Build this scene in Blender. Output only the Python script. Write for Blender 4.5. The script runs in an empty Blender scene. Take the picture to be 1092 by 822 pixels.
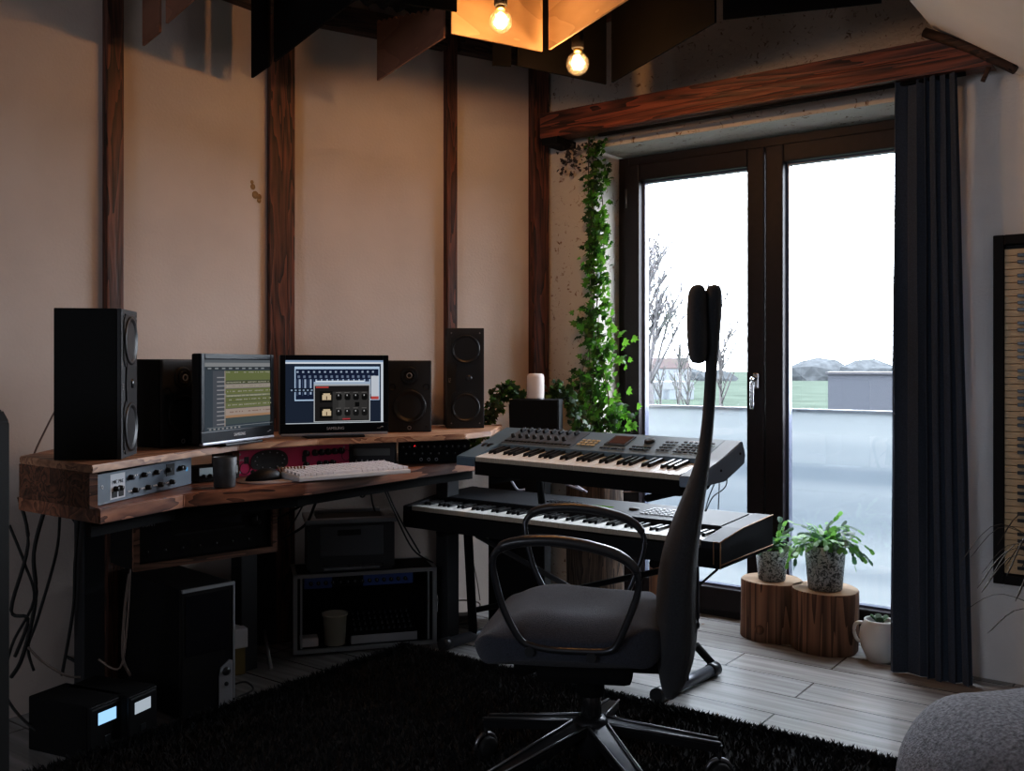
import bpy, bmesh, math, random
from mathutils import Vector, Matrix
random.seed(7)
PI = math.pi
COL = bpy.context.scene.collection
# ------------------------------------------------------------------ camera facts
FPX, CX, HY, H = 1020.0, 546.0, 390.0, 1.11
def zz(py, Y): return H - (py - HY) / FPX * Y
def xx(px, Y): return (px - CX) / FPX * Y
def q(px, Y, z=0.0): return Vector((xx(px, Y), Y, z))
# room frames
C0 = Vector((.151, 4.529, 0)); WD = Vector((.804, -.594, 0)).normalized(); NW = Vector((-.594, -.804, 0)).normalized()
BD = Vector((-.858, -.514, 0)).normalized(); BN = Vector((.514, -.858, 0)).normalized()
A_W = math.atan2(WD.y, WD.x)
def W(t, d, z=0.0): return C0 + WD * t + NW * d + Vector((0, 0, z))
def B(t, d, z=0.0): return C0 + BD * t + BN * d + Vector((0, 0, z))
K0 = B(1.281, 0)                     # bend between back wall and left wall
def L(t, d, z=0.0): return K0 + NW * t + WD * d + Vector((0, 0, z))
A_B = math.atan2(-BD.y, -BD.x); A_L = math.atan2(-NW.y, -NW.x)

# ------------------------------------------------------------------ materials
MC = {}
def newmat(name):
    m = bpy.data.materials.new(name); m.use_nodes = True
    nt = m.node_tree; nt.nodes.clear()
    out = nt.nodes.new('ShaderNodeOutputMaterial')
    return m, nt, out
def mat(name, col, rough=.6, metal=0., spec=.5, noise=.0, nscale=20., bump=0., bscale=60., sheen=0.):
    if name in MC: return MC[name]
    m, nt, out = newmat(name); N = nt.nodes; Lk = nt.links
    p = N.new('ShaderNodeBsdfPrincipled'); Lk.new(p.outputs[0], out.inputs[0])
    p.inputs['Roughness'].default_value = rough; p.inputs['Metallic'].default_value = metal
    p.inputs['Specular IOR Level'].default_value = spec
    p.inputs['Sheen Weight'].default_value = sheen
    tc = N.new('ShaderNodeTexCoord'); nz = N.new('ShaderNodeTexNoise'); nz.inputs['Scale'].default_value = nscale
    nz.inputs['Detail'].default_value = 5
    Lk.new(tc.outputs['Object'], nz.inputs['Vector'])
    rp = N.new('ShaderNodeValToRGB'); Lk.new(nz.outputs['Fac'], rp.inputs[0])
    n = noise
    rp.color_ramp.elements[0].position = .3; rp.color_ramp.elements[1].position = .7
    rp.color_ramp.elements[0].color = tuple(c * (1 - n) for c in col) + (1,)
    rp.color_ramp.elements[1].color = tuple(min(1, c * (1 + n)) for c in col) + (1,)
    Lk.new(rp.outputs[0], p.inputs['Base Color'])
    if bump:
        n2 = N.new('ShaderNodeTexNoise'); n2.inputs['Scale'].default_value = bscale; n2.inputs['Detail'].default_value = 6
        Lk.new(tc.outputs['Object'], n2.inputs['Vector'])
        b = N.new('ShaderNodeBump'); b.inputs['Strength'].default_value = bump; b.inputs['Distance'].default_value = .01
        Lk.new(n2.outputs['Fac'], b.inputs['Height']); Lk.new(b.outputs[0], p.inputs['Normal'])
    MC[name] = m; return m
def wood(name, dark, light, axis='x', rough=.6, scale=9., stretch=.07, bump=.25):
    m, nt, out = newmat(name); N = nt.nodes; Lk = nt.links
    p = N.new('ShaderNodeBsdfPrincipled'); Lk.new(p.outputs[0], out.inputs[0]); p.inputs['Roughness'].default_value = rough
    tc = N.new('ShaderNodeTexCoord'); mp = N.new('ShaderNodeMapping'); Lk.new(tc.outputs['Object'], mp.inputs[0])
    s = {'x': (stretch, 1, 1), 'y': (1, stretch, 1), 'z': (1, 1, stretch)}[axis]
    mp.inputs['Scale'].default_value = s
    n1 = N.new('ShaderNodeTexNoise'); n1.inputs['Scale'].default_value = scale; n1.inputs['Detail'].default_value = 3
    n1.inputs['Distortion'].default_value = .6
    Lk.new(mp.outputs[0], n1.inputs['Vector'])
    mul = N.new('ShaderNodeMath'); mul.operation = 'MULTIPLY'; mul.inputs[1].default_value = 9; Lk.new(n1.outputs['Fac'], mul.inputs[0])
    fr = N.new('ShaderNodeMath'); fr.operation = 'FRACT'; Lk.new(mul.outputs[0], fr.inputs[0])
    n2 = N.new('ShaderNodeTexNoise'); n2.inputs['Scale'].default_value = scale * 5; n2.inputs['Detail'].default_value = 6
    Lk.new(mp.outputs[0], n2.inputs['Vector'])
    mx = N.new('ShaderNodeMix'); mx.inputs[0].default_value = .5; Lk.new(fr.outputs[0], mx.inputs[2]); Lk.new(n2.outputs['Fac'], mx.inputs[3])
    rp = N.new('ShaderNodeValToRGB'); Lk.new(mx.outputs[0], rp.inputs[0])
    rp.color_ramp.elements[0].position = .25; rp.color_ramp.elements[1].position = .75
    rp.color_ramp.elements[0].color = dark + (1,); rp.color_ramp.elements[1].color = light + (1,)
    Lk.new(rp.outputs[0], p.inputs['Base Color'])
    b = N.new('ShaderNodeBump'); b.inputs['Strength'].default_value = bump; b.inputs['Distance'].default_value = .004
    Lk.new(mx.outputs[0], b.inputs['Height']); Lk.new(b.outputs[0], p.inputs['Normal'])
    MC[name] = m; return m
def emis(col, s=1.0):
    k = ('e', col, s)
    if k in MC: return MC[k]
    m, nt, out = newmat('glow'); e = nt.nodes.new('ShaderNodeEmission')
    e.inputs[0].default_value = col + (1,); e.inputs[1].default_value = s
    nt.links.new(e.outputs[0], out.inputs[0]); MC[k] = m; return m
def thinglass(name, tint=(1, 1, 1), gl=.06, rough=.0):
    m, nt, out = newmat(name); N = nt.nodes; Lk = nt.links
    t = N.new('ShaderNodeBsdfTransparent'); t.inputs[0].default_value = tint + (1,)
    g = N.new('ShaderNodeBsdfGlossy'); g.inputs['Roughness'].default_value = rough
    mx = N.new('ShaderNodeMixShader'); mx.inputs[0].default_value = gl
    Lk.new(t.outputs[0], mx.inputs[1]); Lk.new(g.outputs[0], mx.inputs[2]); Lk.new(mx.outputs[0], out.inputs[0]); return m

BLACKW = (.010, .010, .011)
m_wall = mat('wall_plaster', (.53, .45, .40), .92, noise=.07, nscale=3.5, bump=.12, bscale=90)
m_wallg = mat('wall_grey', (.70, .68, .66), .92, noise=.07, nscale=3.5, bump=.12, bscale=90)
m_black = mat('black_plastic', (.006, .006, .007), .5, spec=.3, noise=.1)
m_matte = mat('black_matte', (.004, .004, .0045), .85, spec=.2, noise=.1)
m_spk = mat('speaker_vinyl', (.004, .004, .004), .75, spec=.2, noise=.15, nscale=80)
m_spkf = mat('speaker_front', (.014, .014, .016), .6, noise=.1, nscale=50)
m_cone = mat('cone', (.008, .008, .009), .42)
m_dust = mat('dust_cap', (.02, .022, .026), .3)
m_chrome = mat('chrome', (.5, .5, .52), .25, 1.)
m_steel = mat('steel', (.25, .25, .26), .4, .9)
m_silver = mat('silver', (.36, .37, .39), .45, .3)
m_frame = mat('door_frame', (.010, .006, .0075), .5, spec=.3, noise=.2, nscale=40)
m_rubber = mat('rubber', (.006, .006, .006), .7)
m_white = mat('white_plastic', (.62, .60, .60), .5, noise=.04)
m_whitek = mat('ivory', (.72, .70, .66), .35, noise=.03)
m_keyb = mat('key_front', (.50, .42, .33), .5, noise=.05)
m_blk_key = mat('ebony', (.008, .008, .009), .3)
m_pink = mat('pink_panel', (.55, .035, .14), .4, noise=.05)
m_blue = mat('blue_grey_panel', (.075, .10, .13), .5, noise=.05, nscale=60)
m_synth = mat('synth_body', (.105, .165, .215), .5, noise=.05, nscale=60)
m_synth2 = mat('synth_side', (.20, .25, .31), .5)
m_cup = mat('stoneware', (.055, .06, .065), .55, noise=.25, nscale=40, bump=.1)
m_chair = mat('chair_fabric', (.032, .037, .054), .95, noise=.35, nscale=260, bump=.5, bscale=500, sheen=.15)
m_chair2 = mat('chair_back_fabric', (.024, .026, .031), .95, noise=.35, nscale=260, bump=.4, bscale=500, sheen=.1)
m_rug = mat('rug_black', (.0035, .0035, .0045), .95, noise=.3)
m_curt = mat('curtain', (.036, .052, .082), .95, noise=.25, nscale=200, bump=.3, bscale=400, sheen=.1)
m_ceil = mat('white_ceiling', (.82, .81, .79), .9, noise=.03, nscale=3)
m_dark = mat('dark_ceiling', (.012, .010, .009), .85, noise=.3)
m_pouf = mat('pouf_fabric', (.22, .22, .24), .95, noise=.5, nscale=130, bump=.8, bscale=260)
m_leaf = mat('ivy_leaf', (.07, .20, .025), .5, noise=.5, nscale=14)
m_leafd = mat('ivy_leaf_dark', (.02, .055, .015), .55, noise=.5, nscale=14)
m_cact = mat('cactus_leaf', (.09, .23, .08), .42, noise=.45, nscale=18)
m_stem = mat('stem', (.07, .05, .025), .8, noise=.3)
m_bark = wood('bark', (.07, .032, .018), (.27, .145, .085), 'z', .8, 8, .06, .5)
m_barkd = wood('bark_dark', (.02, .012, .008), (.12, .08, .055), 'z', .85, 14, .12, .8)
m_logtop = mat('log_top', (.34, .23, .15), .75, noise=.3, nscale=12)
m_pot = mat('mottled_pot', (.20, .21, .21), .5, noise=.0)
m_vase = mat('white_ceramic', (.62, .62, .60), .22)
m_post = wood('post_wood', (.014, .006, .004), (.15, .052, .03), 'z', .55, 17, .07, .5)
m_beam = wood('beam_wood', (.022, .008, .005), (.20, .065, .034), 'x', .5, 17, .06, .5)
m_beamd = wood('beam_wood_dark', (.012, .006, .004), (.09, .045, .028), 'x', .7, 11, .10, .5)
m_desk = wood('desk_wood', (.07, .022, .012), (.36, .16, .09), 'x', .38, 10, .08, .3)
m_deske = wood('desk_edge', (.03, .012, .007), (.20, .085, .045), 'x', .7, 14, .2, .6)
m_shelf = wood('shelf_wood', (.16, .07, .04), (.48, .28, .17), 'x', .5, 10, .08, .3)
m_ply = wood('plywood', (.26, .155, .085), (.34, .21, .12), 'x', .85, 4, .3, .05)
m_plyr = wood('plywood_red', (.20, .09, .055), (.27, .13, .08), 'x', .6, 4, .3, .05)
m_cable = mat('cable_black', (.008, .008, .008), .55)
m_cableg = mat('cable_grey', (.16, .12, .10), .55)
m_cablew = mat('cable_pale', (.30, .30, .36), .4)

# mottled pot: voronoi speckle
def remottle(m, c1, c2, sc, th=.5):
    nt = m.node_tree; N = nt.nodes; Lk = nt.links
    rp = [n for n in N if n.type == 'VALTORGB'][0]; nz = [n for n in N if n.type == 'TEX_NOISE'][0]
    nz.inputs['Scale'].default_value = sc; nz.inputs['Distortion'].default_value = 1.5
    rp.color_ramp.elements[0].position = th - .04; rp.color_ramp.elements[1].position = th + .06
    rp.color_ramp.elements[0].color = c1 + (1,); rp.color_ramp.elements[1].color = c2 + (1,)
remottle(m_pot, (.035, .04, .042), (.34, .36, .36), 75, .46)
m_lime = mat('limewashed_brick', (.5, .45, .4), .92, noise=.0, bump=.5, bscale=25)
remottle(m_lime, (.16, .09, .05), (.50, .46, .41), 34, .33)
# floor tiles
def floor_mat():
    m, nt, out = newmat('wood_look_tiles'); N = nt.nodes; Lk = nt.links
    p = N.new('ShaderNodeBsdfPrincipled'); Lk.new(p.outputs[0], out.inputs[0])
    tc = N.new('ShaderNodeTexCoord'); mp = N.new('ShaderNodeMapping'); Lk.new(tc.outputs['Object'], mp.inputs[0])
    mp.inputs['Location'].default_value = (.37, .04, 0)
    br = N.new('ShaderNodeTexBrick'); Lk.new(mp.outputs[0], br.inputs['Vector'])
    br.inputs['Scale'].default_value = 1; br.inputs['Brick Width'].default_value = .9; br.inputs['Row Height'].default_value = .185
    br.inputs['Mortar Size'].default_value = .0035; br.inputs['Mortar Smooth'].default_value = .1; br.offset = .37
    br.inputs['Color1'].default_value = (.30, .295, .29, 1); br.inputs['Color2'].default_value = (.35, .34, .335, 1)
    br.inputs['Mortar'].default_value = (.07, .07, .07, 1)
    m2 = N.new('ShaderNodeMapping'); m2.inputs['Scale'].default_value = (.5, 9, 1); Lk.new(tc.outputs['Object'], m2.inputs[0])
    nz = N.new('ShaderNodeTexNoise'); nz.inputs['Scale'].default_value = 4; nz.inputs['Detail'].default_value = 6; Lk.new(m2.outputs[0], nz.inputs['Vector'])
    rp = N.new('ShaderNodeValToRGB'); rp.color_ramp.elements[0].position = .3; rp.color_ramp.elements[1].position = .75
    rp.color_ramp.elements[0].color = (.55, .54, .53, 1); rp.color_ramp.elements[1].color = (1.1, 1.1, 1.1, 1); Lk.new(nz.outputs['Fac'], rp.inputs[0])
    mx = N.new('ShaderNodeMix'); mx.data_type = 'RGBA'; mx.blend_type = 'MULTIPLY'; mx.inputs[0].default_value = 1
    Lk.new(br.outputs['Color'], mx.inputs[6]); Lk.new(rp.outputs[0], mx.inputs[7]); Lk.new(mx.outputs[2], p.inputs['Base Color'])
    p.inputs['Roughness'].default_value = .25
    b = N.new('ShaderNodeBump'); b.inputs['Strength'].default_value = .35; b.inputs['Distance'].default_value = .002; b.invert = True
    Lk.new(br.outputs['Fac'], b.inputs['Height']); Lk.new(b.outputs[0], p.inputs['Normal'])
    return m
m_floor = floor_mat()

# ------------------------------------------------------------------ mesh helpers
class MB:
    def __init__(s): s.bm = bmesh.new(); s.mi = 0
    def _fin(s, geom_faces):
        for f in geom_faces: f.material_index = s.mi
    def box(s, x0, x1, y0, y1, z0, z1, bev=0., M=None, seg=2):
        t = bmesh.new(); bmesh.ops.create_cube(t, size=1)
        for v in t.verts: v.co = Vector(((x0 + x1) / 2 + v.co.x * (x1 - x0), (y0 + y1) / 2 + v.co.y * (y1 - y0), (z0 + z1) / 2 + v.co.z * (z1 - z0)))
        if bev: bmesh.ops.bevel(t, geom=t.edges[:], offset=bev, segments=seg, affect='EDGES', profile=.6)
        return s.add(t, M)
    def add(s, t, M=None):
        if M: t.transform(M)
        vm = {}
        for v in t.verts: vm[v] = s.bm.verts.new(v.co)
        for f in t.faces:
            try:
                nf = s.bm.faces.new([vm[v] for v in f.verts]); nf.material_index = s.mi; nf.smooth = f.smooth
            except ValueError: pass
        t.free(); return s
    def prism(s, pts, z0, z1, M=None, bev=0.):
        """polygon in xy extruded in z"""
        t = bmesh.new(); lo = [t.verts.new((p[0], p[1], z0)) for p in pts]; hi = [t.verts.new((p[0], p[1], z1)) for p in pts]
        n = len(pts); t.faces.new(lo[::-1]); t.faces.new(hi)
        for i in range(n): t.faces.new((lo[i], lo[(i + 1) % n], hi[(i + 1) % n], hi[i]))
        bmesh.ops.recalc_face_normals(t, faces=t.faces[:])
        if bev: bmesh.ops.bevel(t, geom=t.edges[:], offset=bev, segments=2, affect='EDGES')
        return s.add(t, M)
    def lathe(s, prof, n=24, M=None, sm=True):
        t = bmesh.new(); rings = []
        for r, z in prof:
            if r < 1e-6: rings.append([t.verts.new((0, 0, z))])
            else: rings.append([t.verts.new((r * math.cos(2 * PI * i / n), r * math.sin(2 * PI * i / n), z)) for i in range(n)])
        for a, b in zip(rings[:-1], rings[1:]):
            for i in range(n):
                j = (i + 1) % n
                if len(a) == 1 and len(b) == 1: break
                if len(a) == 1: f = t.faces.new((a[0], b[j], b[i]))
                elif len(b) == 1: f = t.faces.new((a[i], a[j], b[0]))
                else: f = t.faces.new((a[i], a[j], b[j], b[i]))
                f.smooth = sm
        return s.add(t, M)
    def cyl(s, r, z0, z1, n=20, M=None, r2=None, bev=.0):
        r2 = r if r2 is None else r2
        if bev: return s.lathe([(0, z0), (r - bev, z0), (r, z0 + bev), (r2, z1 - bev), (r2 - bev, z1), (0, z1)], n, M)
        t = bmesh.new(); a = [t.verts.new((r * math.cos(2 * PI * i / n), r * math.sin(2 * PI * i / n), z0)) for i in range(n)]
        b = [t.verts.new((r2 * math.cos(2 * PI * i / n), r2 * math.sin(2 * PI * i / n), z1)) for i in range(n)]
        t.faces.new(a[::-1]); t.faces.new(b)
        for i in range(n):
            f = t.faces.new((a[i], a[(i + 1) % n], b[(i + 1) % n], b[i])); f.smooth = True
        return s.add(t, M)
    def tube(s, pts, r, n=8, closed=False, rs=None, smooth=0, flat=1.0):
        pts = [Vector(p) for p in pts]
        if smooth: pts = spline(pts, smooth, closed)
        N = len(pts); t = bmesh.new(); rings = []
        up = Vector((0, 0, 1))
        for i, p in enumerate(pts):
            if closed: d = pts[(i + 1) % N] - pts[i - 1]
            else: d = pts[min(i + 1, N - 1)] - pts[max(i - 1, 0)]
            if d.length < 1e-9: d = Vector((0, 0, 1))
            d.normalize(); a = d.cross(up)
            if a.length < .05: a = d.cross(Vector((0.3, 1, 0)))
            a.normalize(); b = a.cross(d)
            rr = r if rs is None else rs[int(i * (len(rs) - 1) / max(1, N - 1))]
            rings.append([t.verts.new(p + a * math.cos(2 * PI * k / n) * rr + b * math.sin(2 * PI * k / n) * rr * flat) for k in range(n)])
        for i in range(N if closed else N - 1):
            A, Bq = rings[i], rings[(i + 1) % N]
            for k in range(n):
                f = t.faces.new((A[k], A[(k + 1) % n], Bq[(k + 1) % n], Bq[k])); f.smooth = True
        if not closed: t.faces.new(rings[0][::-1]); t.faces.new(rings[-1])
        bmesh.ops.recalc_face_normals(t, faces=t.faces[:])
        return s.add(t)
    def quad(s, pts):
        f = s.bm.faces.new([s.bm.verts.new(p) for p in pts]); f.material_index = s.mi; return s
    def build(s, name, mats, parent=None, loc=None, rot=None):
        me = bpy.data.meshes.new(name); s.bm.to_mesh(me); s.bm.free()
        for m in (mats if isinstance(mats, (list, tuple)) else [mats]): me.materials.append(m)
        o = bpy.data.objects.new(name, me); COL.objects.link(o)
        if parent: o.parent = parent
        if loc is not None: o.location = loc
        if rot is not None: o.rotation_euler = rot if isinstance(rot, (tuple, list)) else (0, 0, rot)
        return o
def spline(pts, k, closed=False):
    out = []; n = len(pts)
    for i in range(n if closed else n - 1):
        if closed: p0, p1, p2, p3 = pts[i - 1], pts[i], pts[(i + 1) % n], pts[(i + 2) % n]
        else: p0, p1, p2, p3 = pts[max(i - 1, 0)], pts[i], pts[i + 1], pts[min(i + 2, n - 1)]
        for j in range(k):
            u = j / k
            out.append(.5 * ((2 * p1) + (p2 - p0) * u + (2 * p0 - 5 * p1 + 4 * p2 - p3) * u * u + (3 * p1 - p0 - 3 * p2 + p3) * u ** 3))
    if not closed: out.append(pts[-1])
    return out
def tag(o, label=None, cat=None, group=None, kind=None):
    if label: o['label'] = label
    if cat: o['category'] = cat
    if group: o['group'] = group
    if kind: o['kind'] = kind
    return o
def thing(name, label, cat, loc=(0, 0, 0), rz=0., group=None, kind=None):
    o = bpy.data.objects.new(name, None); COL.objects.link(o); o.empty_display_size = .1
    o.location = loc; o.rotation_euler = (0, 0, rz) if not isinstance(rz, (tuple, list)) else rz
    return tag(o, label, cat, group, kind)
def struct(o, label=None, cat='structure'):
    o['kind'] = 'structure'; o['label'] = label or o.name; o['category'] = cat; return o
def share(src, parent, loc, rot=None, scale=None):
    c = src.copy(); COL.objects.link(c); c.parent = parent; c.location = loc  # rotation inherited
    if rot is not None: c.rotation_euler = rot
    if scale is not None: c.scale = scale
    return c
def rowof(name, mbf, m, parent, locs, rot=None):
    """one part object per location, sharing the mesh"""
    o = mbf.build(name, m, parent, loc=locs[0], rot=rot); r = [o]
    for l in locs[1:]: r.append(share(o, parent, l))
    return r
def textmesh(name, s, size, m, parent, loc, rot, align='CENTER', ext=.0004):
    cu = bpy.data.curves.new('t', 'FONT'); cu.body = s; cu.size = size; cu.align_x = align; cu.extrude = ext
    o = bpy.data.objects.new('t', cu); COL.objects.link(o)
    dg = bpy.context.evaluated_depsgraph_get(); me = bpy.data.meshes.new_from_object(o.evaluated_get(dg))
    bpy.data.objects.remove(o); bpy.data.curves.remove(cu)
    me.materials.clear(); me.materials.append(m)
    n = bpy.data.objects.new(name, me); COL.objects.link(n); n.parent = parent; n.location = loc; n.rotation_euler = rot; return n
FR = (PI / 2, 0, 0)          # text / disc facing local -y
RX = lambda a: Matrix.Rotation(a, 4, 'X')
RY = lambda a: Matrix.Rotation(a, 4, 'Y')
RZ = lambda a: Matrix.Rotation(a, 4, 'Z')
TR = lambda x, y, z: Matrix.Translation((x, y, z))
FY = RX(PI / 2)              # maps +z axis to -y : lathe facing local -y
def span(pL, pR):
    pL, pR = Vector(pL), Vector(pR); return (pL + pR) / 2, math.atan2(pR.y - pL.y, pR.x - pL.x), (pR - pL).length

# ================================================================== SETTING
ZC = 2.80
TR_ = 4.0; DB = 6.0; TL = -.493 / 1.0
# floor (object turned with the window wall so tiles follow it)
b = MB(); b.box(-2.0, 4.6, -6.6, .6, -.05, 0)
struct(b.build('floor', m_floor, loc=C0, rot=A_W), 'grey wood-look tiled floor', 'floor')
# window wall with opening
T0, T1, ZO, RV = .28, 1.734, 2.10, .22
b = MB()
b.box(-.6, T0, 0, .34, 0, ZC + .1); b.box(T0, T1 + .07, 0, .34, ZO, ZC + .1); b.box(T1, T1 + .07, 0, .34, 0, ZO)
B_ = b; (lambda *a: 0)(T0, T1, 0, .34, ZO, ZC + .1)
struct(b.build('wall_right', m_lime, loc=C0, rot=A_W), 'limewashed rough wall around the balcony door', 'wall')
b = MB(); b.box(T1 + .07, TR_ + .3, 0, .34, 0, ZC + .1); struct(b.build('wall_right', m_wallg, loc=C0, rot=A_W), 'smooth grey-beige wall right of the curtain', 'wall')
m_plain = m_wall
b = MB(); b.box(-1.281 - .1, .03, 0, .15, 0, ZC + .1)
struct(b.build('wall_back', m_wall, loc=C0, rot=A_B), 'beige plastered wall behind the desk', 'wall')
b = MB(); b.box(-5.2, .02, 0, .15, 0, ZC + .1)
wl = struct(b.build('wall_left', m_wall, loc=K0, rot=A_L), 'beige plastered side wall left of the desk', 'wall')
b = MB()
for cx, cz, r in ((0, 0, .012), (.012, -.03, .016), (.03, -.035, .012), (-.004, .018, .008), (.03, -.05, .01)):
    b.lathe([(0, .0015), (r, .001), (r, 0)], 9, TR(cx, 0, cz) @ FY)
b.build('wall_stain', mat('stain', (.30, .20, .10), .9), wl, loc=(-.125, -.0005, 1.815))
b = MB(); b.box(TL - .3, TR_ + .3, -DB - .15, -DB, 0, ZC + .1)
struct(b.build('wall_front', m_wall, loc=C0, rot=A_W), 'wall behind the viewer', 'wall')
b = MB(); b.box(TR_, TR_ + .15, -DB, 0, 0, 1.2)
struct(b.build('wall_side', m_wall, loc=C0, rot=A_W), 'low knee wall under the roof slope', 'wall')
# ceilings
b = MB(); b.box(-2.2, 1.9, -DB - .1, .1, ZC, ZC + .06)
struct(b.build('ceiling', m_dark, loc=C0, rot=A_W), 'dark ceiling deck above the hanging panels', 'ceiling')
TB, ZB = 1.755, 2.307; sl = .716
b = MB()
b.prism([(TB, ZB), (TR_ + .2, ZB - sl * (TR_ + .2 - TB)), (TR_ + .2, ZB - sl * (TR_ + .2 - TB) + .1), (TB + .06, ZB + .08), (TB + .06, ZC + .05), (TB, ZC + .05)], 0, DB, M=RX(PI / 2))
struct(b.build('ceiling_slope', m_ceil, loc=C0, rot=A_W), 'smooth white sloping attic ceiling', 'ceiling')
# corrugated dark sheet under ceiling along the back wall
b = MB(); n = 60
for i in range(n):
    x0 = -1.25 + 1.1 * i / n; x1 = -1.25 + 1.1 * (i + 1) / n
    z0 = 2.62 + .012 * math.sin(x0 * 90); z1 = 2.62 + .012 * math.sin(x1 * 90)
    b.quad([(x0, -.07, z0), (x1, -.07, z1), (x1, -.62, z1), (x0, -.62, z0)])
struct(b.build('ceiling_sheet', m_dark, loc=C0, rot=A_B), 'dark corrugated sheet above the back wall', 'ceiling')

# timber posts and beams (trim)
def trim(i, mb, m, loc, rz, lab): return struct(mb.build('trim_%d' % i, m, loc=loc, rot=rz), lab, 'beam')
def postat(i, t, w, th, fr, ang, lab, z1=ZC):
    b = MB(); b.box(-w / 2, w / 2, -th, 0, 0, z1, .004); return trim(i, b, m_post, fr(t, 0), ang, lab)
postat(1, .726, .062, .032, L, A_L, 'leftmost stained timber post on the wall')
b = MB(); b.box(-.045, .06, -.05, 0, 0, ZC, .004); trim(2, b, m_post, B(1.285, 0), A_B, 'stained timber post at the bend of the wall behind the screens')
postat(3, .507, .05, .04, B, A_B, 'slim stained timber post behind the tall right speaker')
postat(4, .045, .085, .05, B, A_B, 'stained timber post in the room corner beside the door wall')
b = MB(); b.box(-1.24, -.54, -.06, 0, 2.505, 2.60, .004); b.box(-.475, -.10, -.06, 0, 2.505, 2.60, .004); trim(5, b, m_beamd, C0, A_B, 'dark horizontal beam along the top of the back wall')
b = MB(); b.box(-2.2, -.06, -.06, 0, 2.505, 2.60, .004); trim(6, b, m_beamd, K0, A_L, 'dark horizontal beam along the top of the side wall')
b = MB()  # big curtain beam, right end cut along the roof slope
zb0, zb1 = 2.143, 2.255
b.prism([(.085, zb0), (TB + (ZB - zb0) / sl - .03, zb0 - .01), (TB + (ZB - zb1) / sl - .03, zb1), (.085, zb1)], .06, .16, M=RX(PI / 2), bev=.004)
trim(7, b, m_beam, C0, A_W, 'red-brown stained timber beam above the balcony door')
b = MB(); b.box(.095, .18, -.155, -.0, zb0 - .03, zb0); trim(8, b, m_matte, C0, A_W, 'black bracket under the left end of the door beam')
b = MB(); b.box(.05, 1.70, -.05, 0, 2.66, 2.78, .004); trim(9, b, m_beam, C0, A_W, 'timber plate high on the door wall')
b = MB(); b.tube([(TB - .02, -.02, zb1 + .03), (TB + .13, -.02, zb1 - .055), (TB + .27, -.02, zb1 - .155)], .017, 8); b.tube([(TB + .19, -.03, 2.12), (TB + .17, -.03, 2.075)], .008, 6)
trim(10, b, m_beamd, W(0, .14), A_W, 'sawn slanted end piece of the door beam under the roof slope')

# balcony door
D = thing('door_1', 'dark brown double balcony door with tall glass panes', 'door', W(0, -RV), A_W, kind='structure')
b = MB()
for x0, x1 in ((T0, T0 + .055), (T1 - .055, T1)): b.box(x0, x1, 0, .08, 0, ZO - .01, .004)
b.box(T0 + .055, T1 - .055, 0, .08, ZO - .07, ZO - .01, .004); b.box(T0 + .055, T1 - .055, 0, .08, 0, .04, .003)
b.build('frame', m_frame, D)
mid = (T0 + T1) / 2
panes = []
for k, (x0, x1) in enumerate(((T0 + .04, mid - .003), (mid + .003, T1 - .04))):
    b = MB(); s_ = .078
    z0, z1 = .03, ZO - .05
    b.box(x0, x0 + s_, -.018, .06, z0, z1, .006); b.box(x1 - s_, x1, -.018, .06, z0, z1, .006)
    b.box(x0 + s_, x1 - s_, -.018, .06, z1 - s_, z1, .006); b.box(x0 + s_, x1 - s_, -.018, .06, z0, z0 + .10, .006)
    o = b.build('sash', m_frame, D)
    b = MB()  # inner glazing bead, bluish
    for xa, xb in ((x0 + s_, x0 + s_ + .012), (x1 - s_ - .012, x1 - s_)): b.box(xa, xb, .02, .055, z0 + .1, z1 - s_)
    b.box(x0 + s_, x1 - s_, .02, .055, z0 + .1, z0 + .108); b.box(x0 + s_, x1 - s_, .02, .055, z1 - s_ - .008, z1 - s_)
    b.build('glazing_bead', mat('bead', (.10, .11, .16), .4), o)
    b = MB(); b.box(x0 + s_, x1 - s_, .036, .040, z0 + .1, z1 - s_)
    b.build('pane', thinglass('door_glass', (.97, .98, 1), .05), o)
    b = MB()
    for q_ in (.25, 1.85): b.cyl(.008, q_, q_ + .09, 10, TR(T0 + .05 if k == 0 else T1 - .05, -.012, 0))
    b.build('hinge', m_steel, o)
# door handle
b = MB(); b.box(-.014, .014, -.012, 0, -.035, .035, .006); h = b.build('door_handle', m_chrome, D, loc=(mid - .035, -.018, 1.045))
b = MB(); b.tube([(0, -.01, .01), (0, -.045, .01), (0, -.052, -.005), (0, -.052, -.12)], .009, 10, smooth=5); b.build('lever', m_chrome, h)

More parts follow.
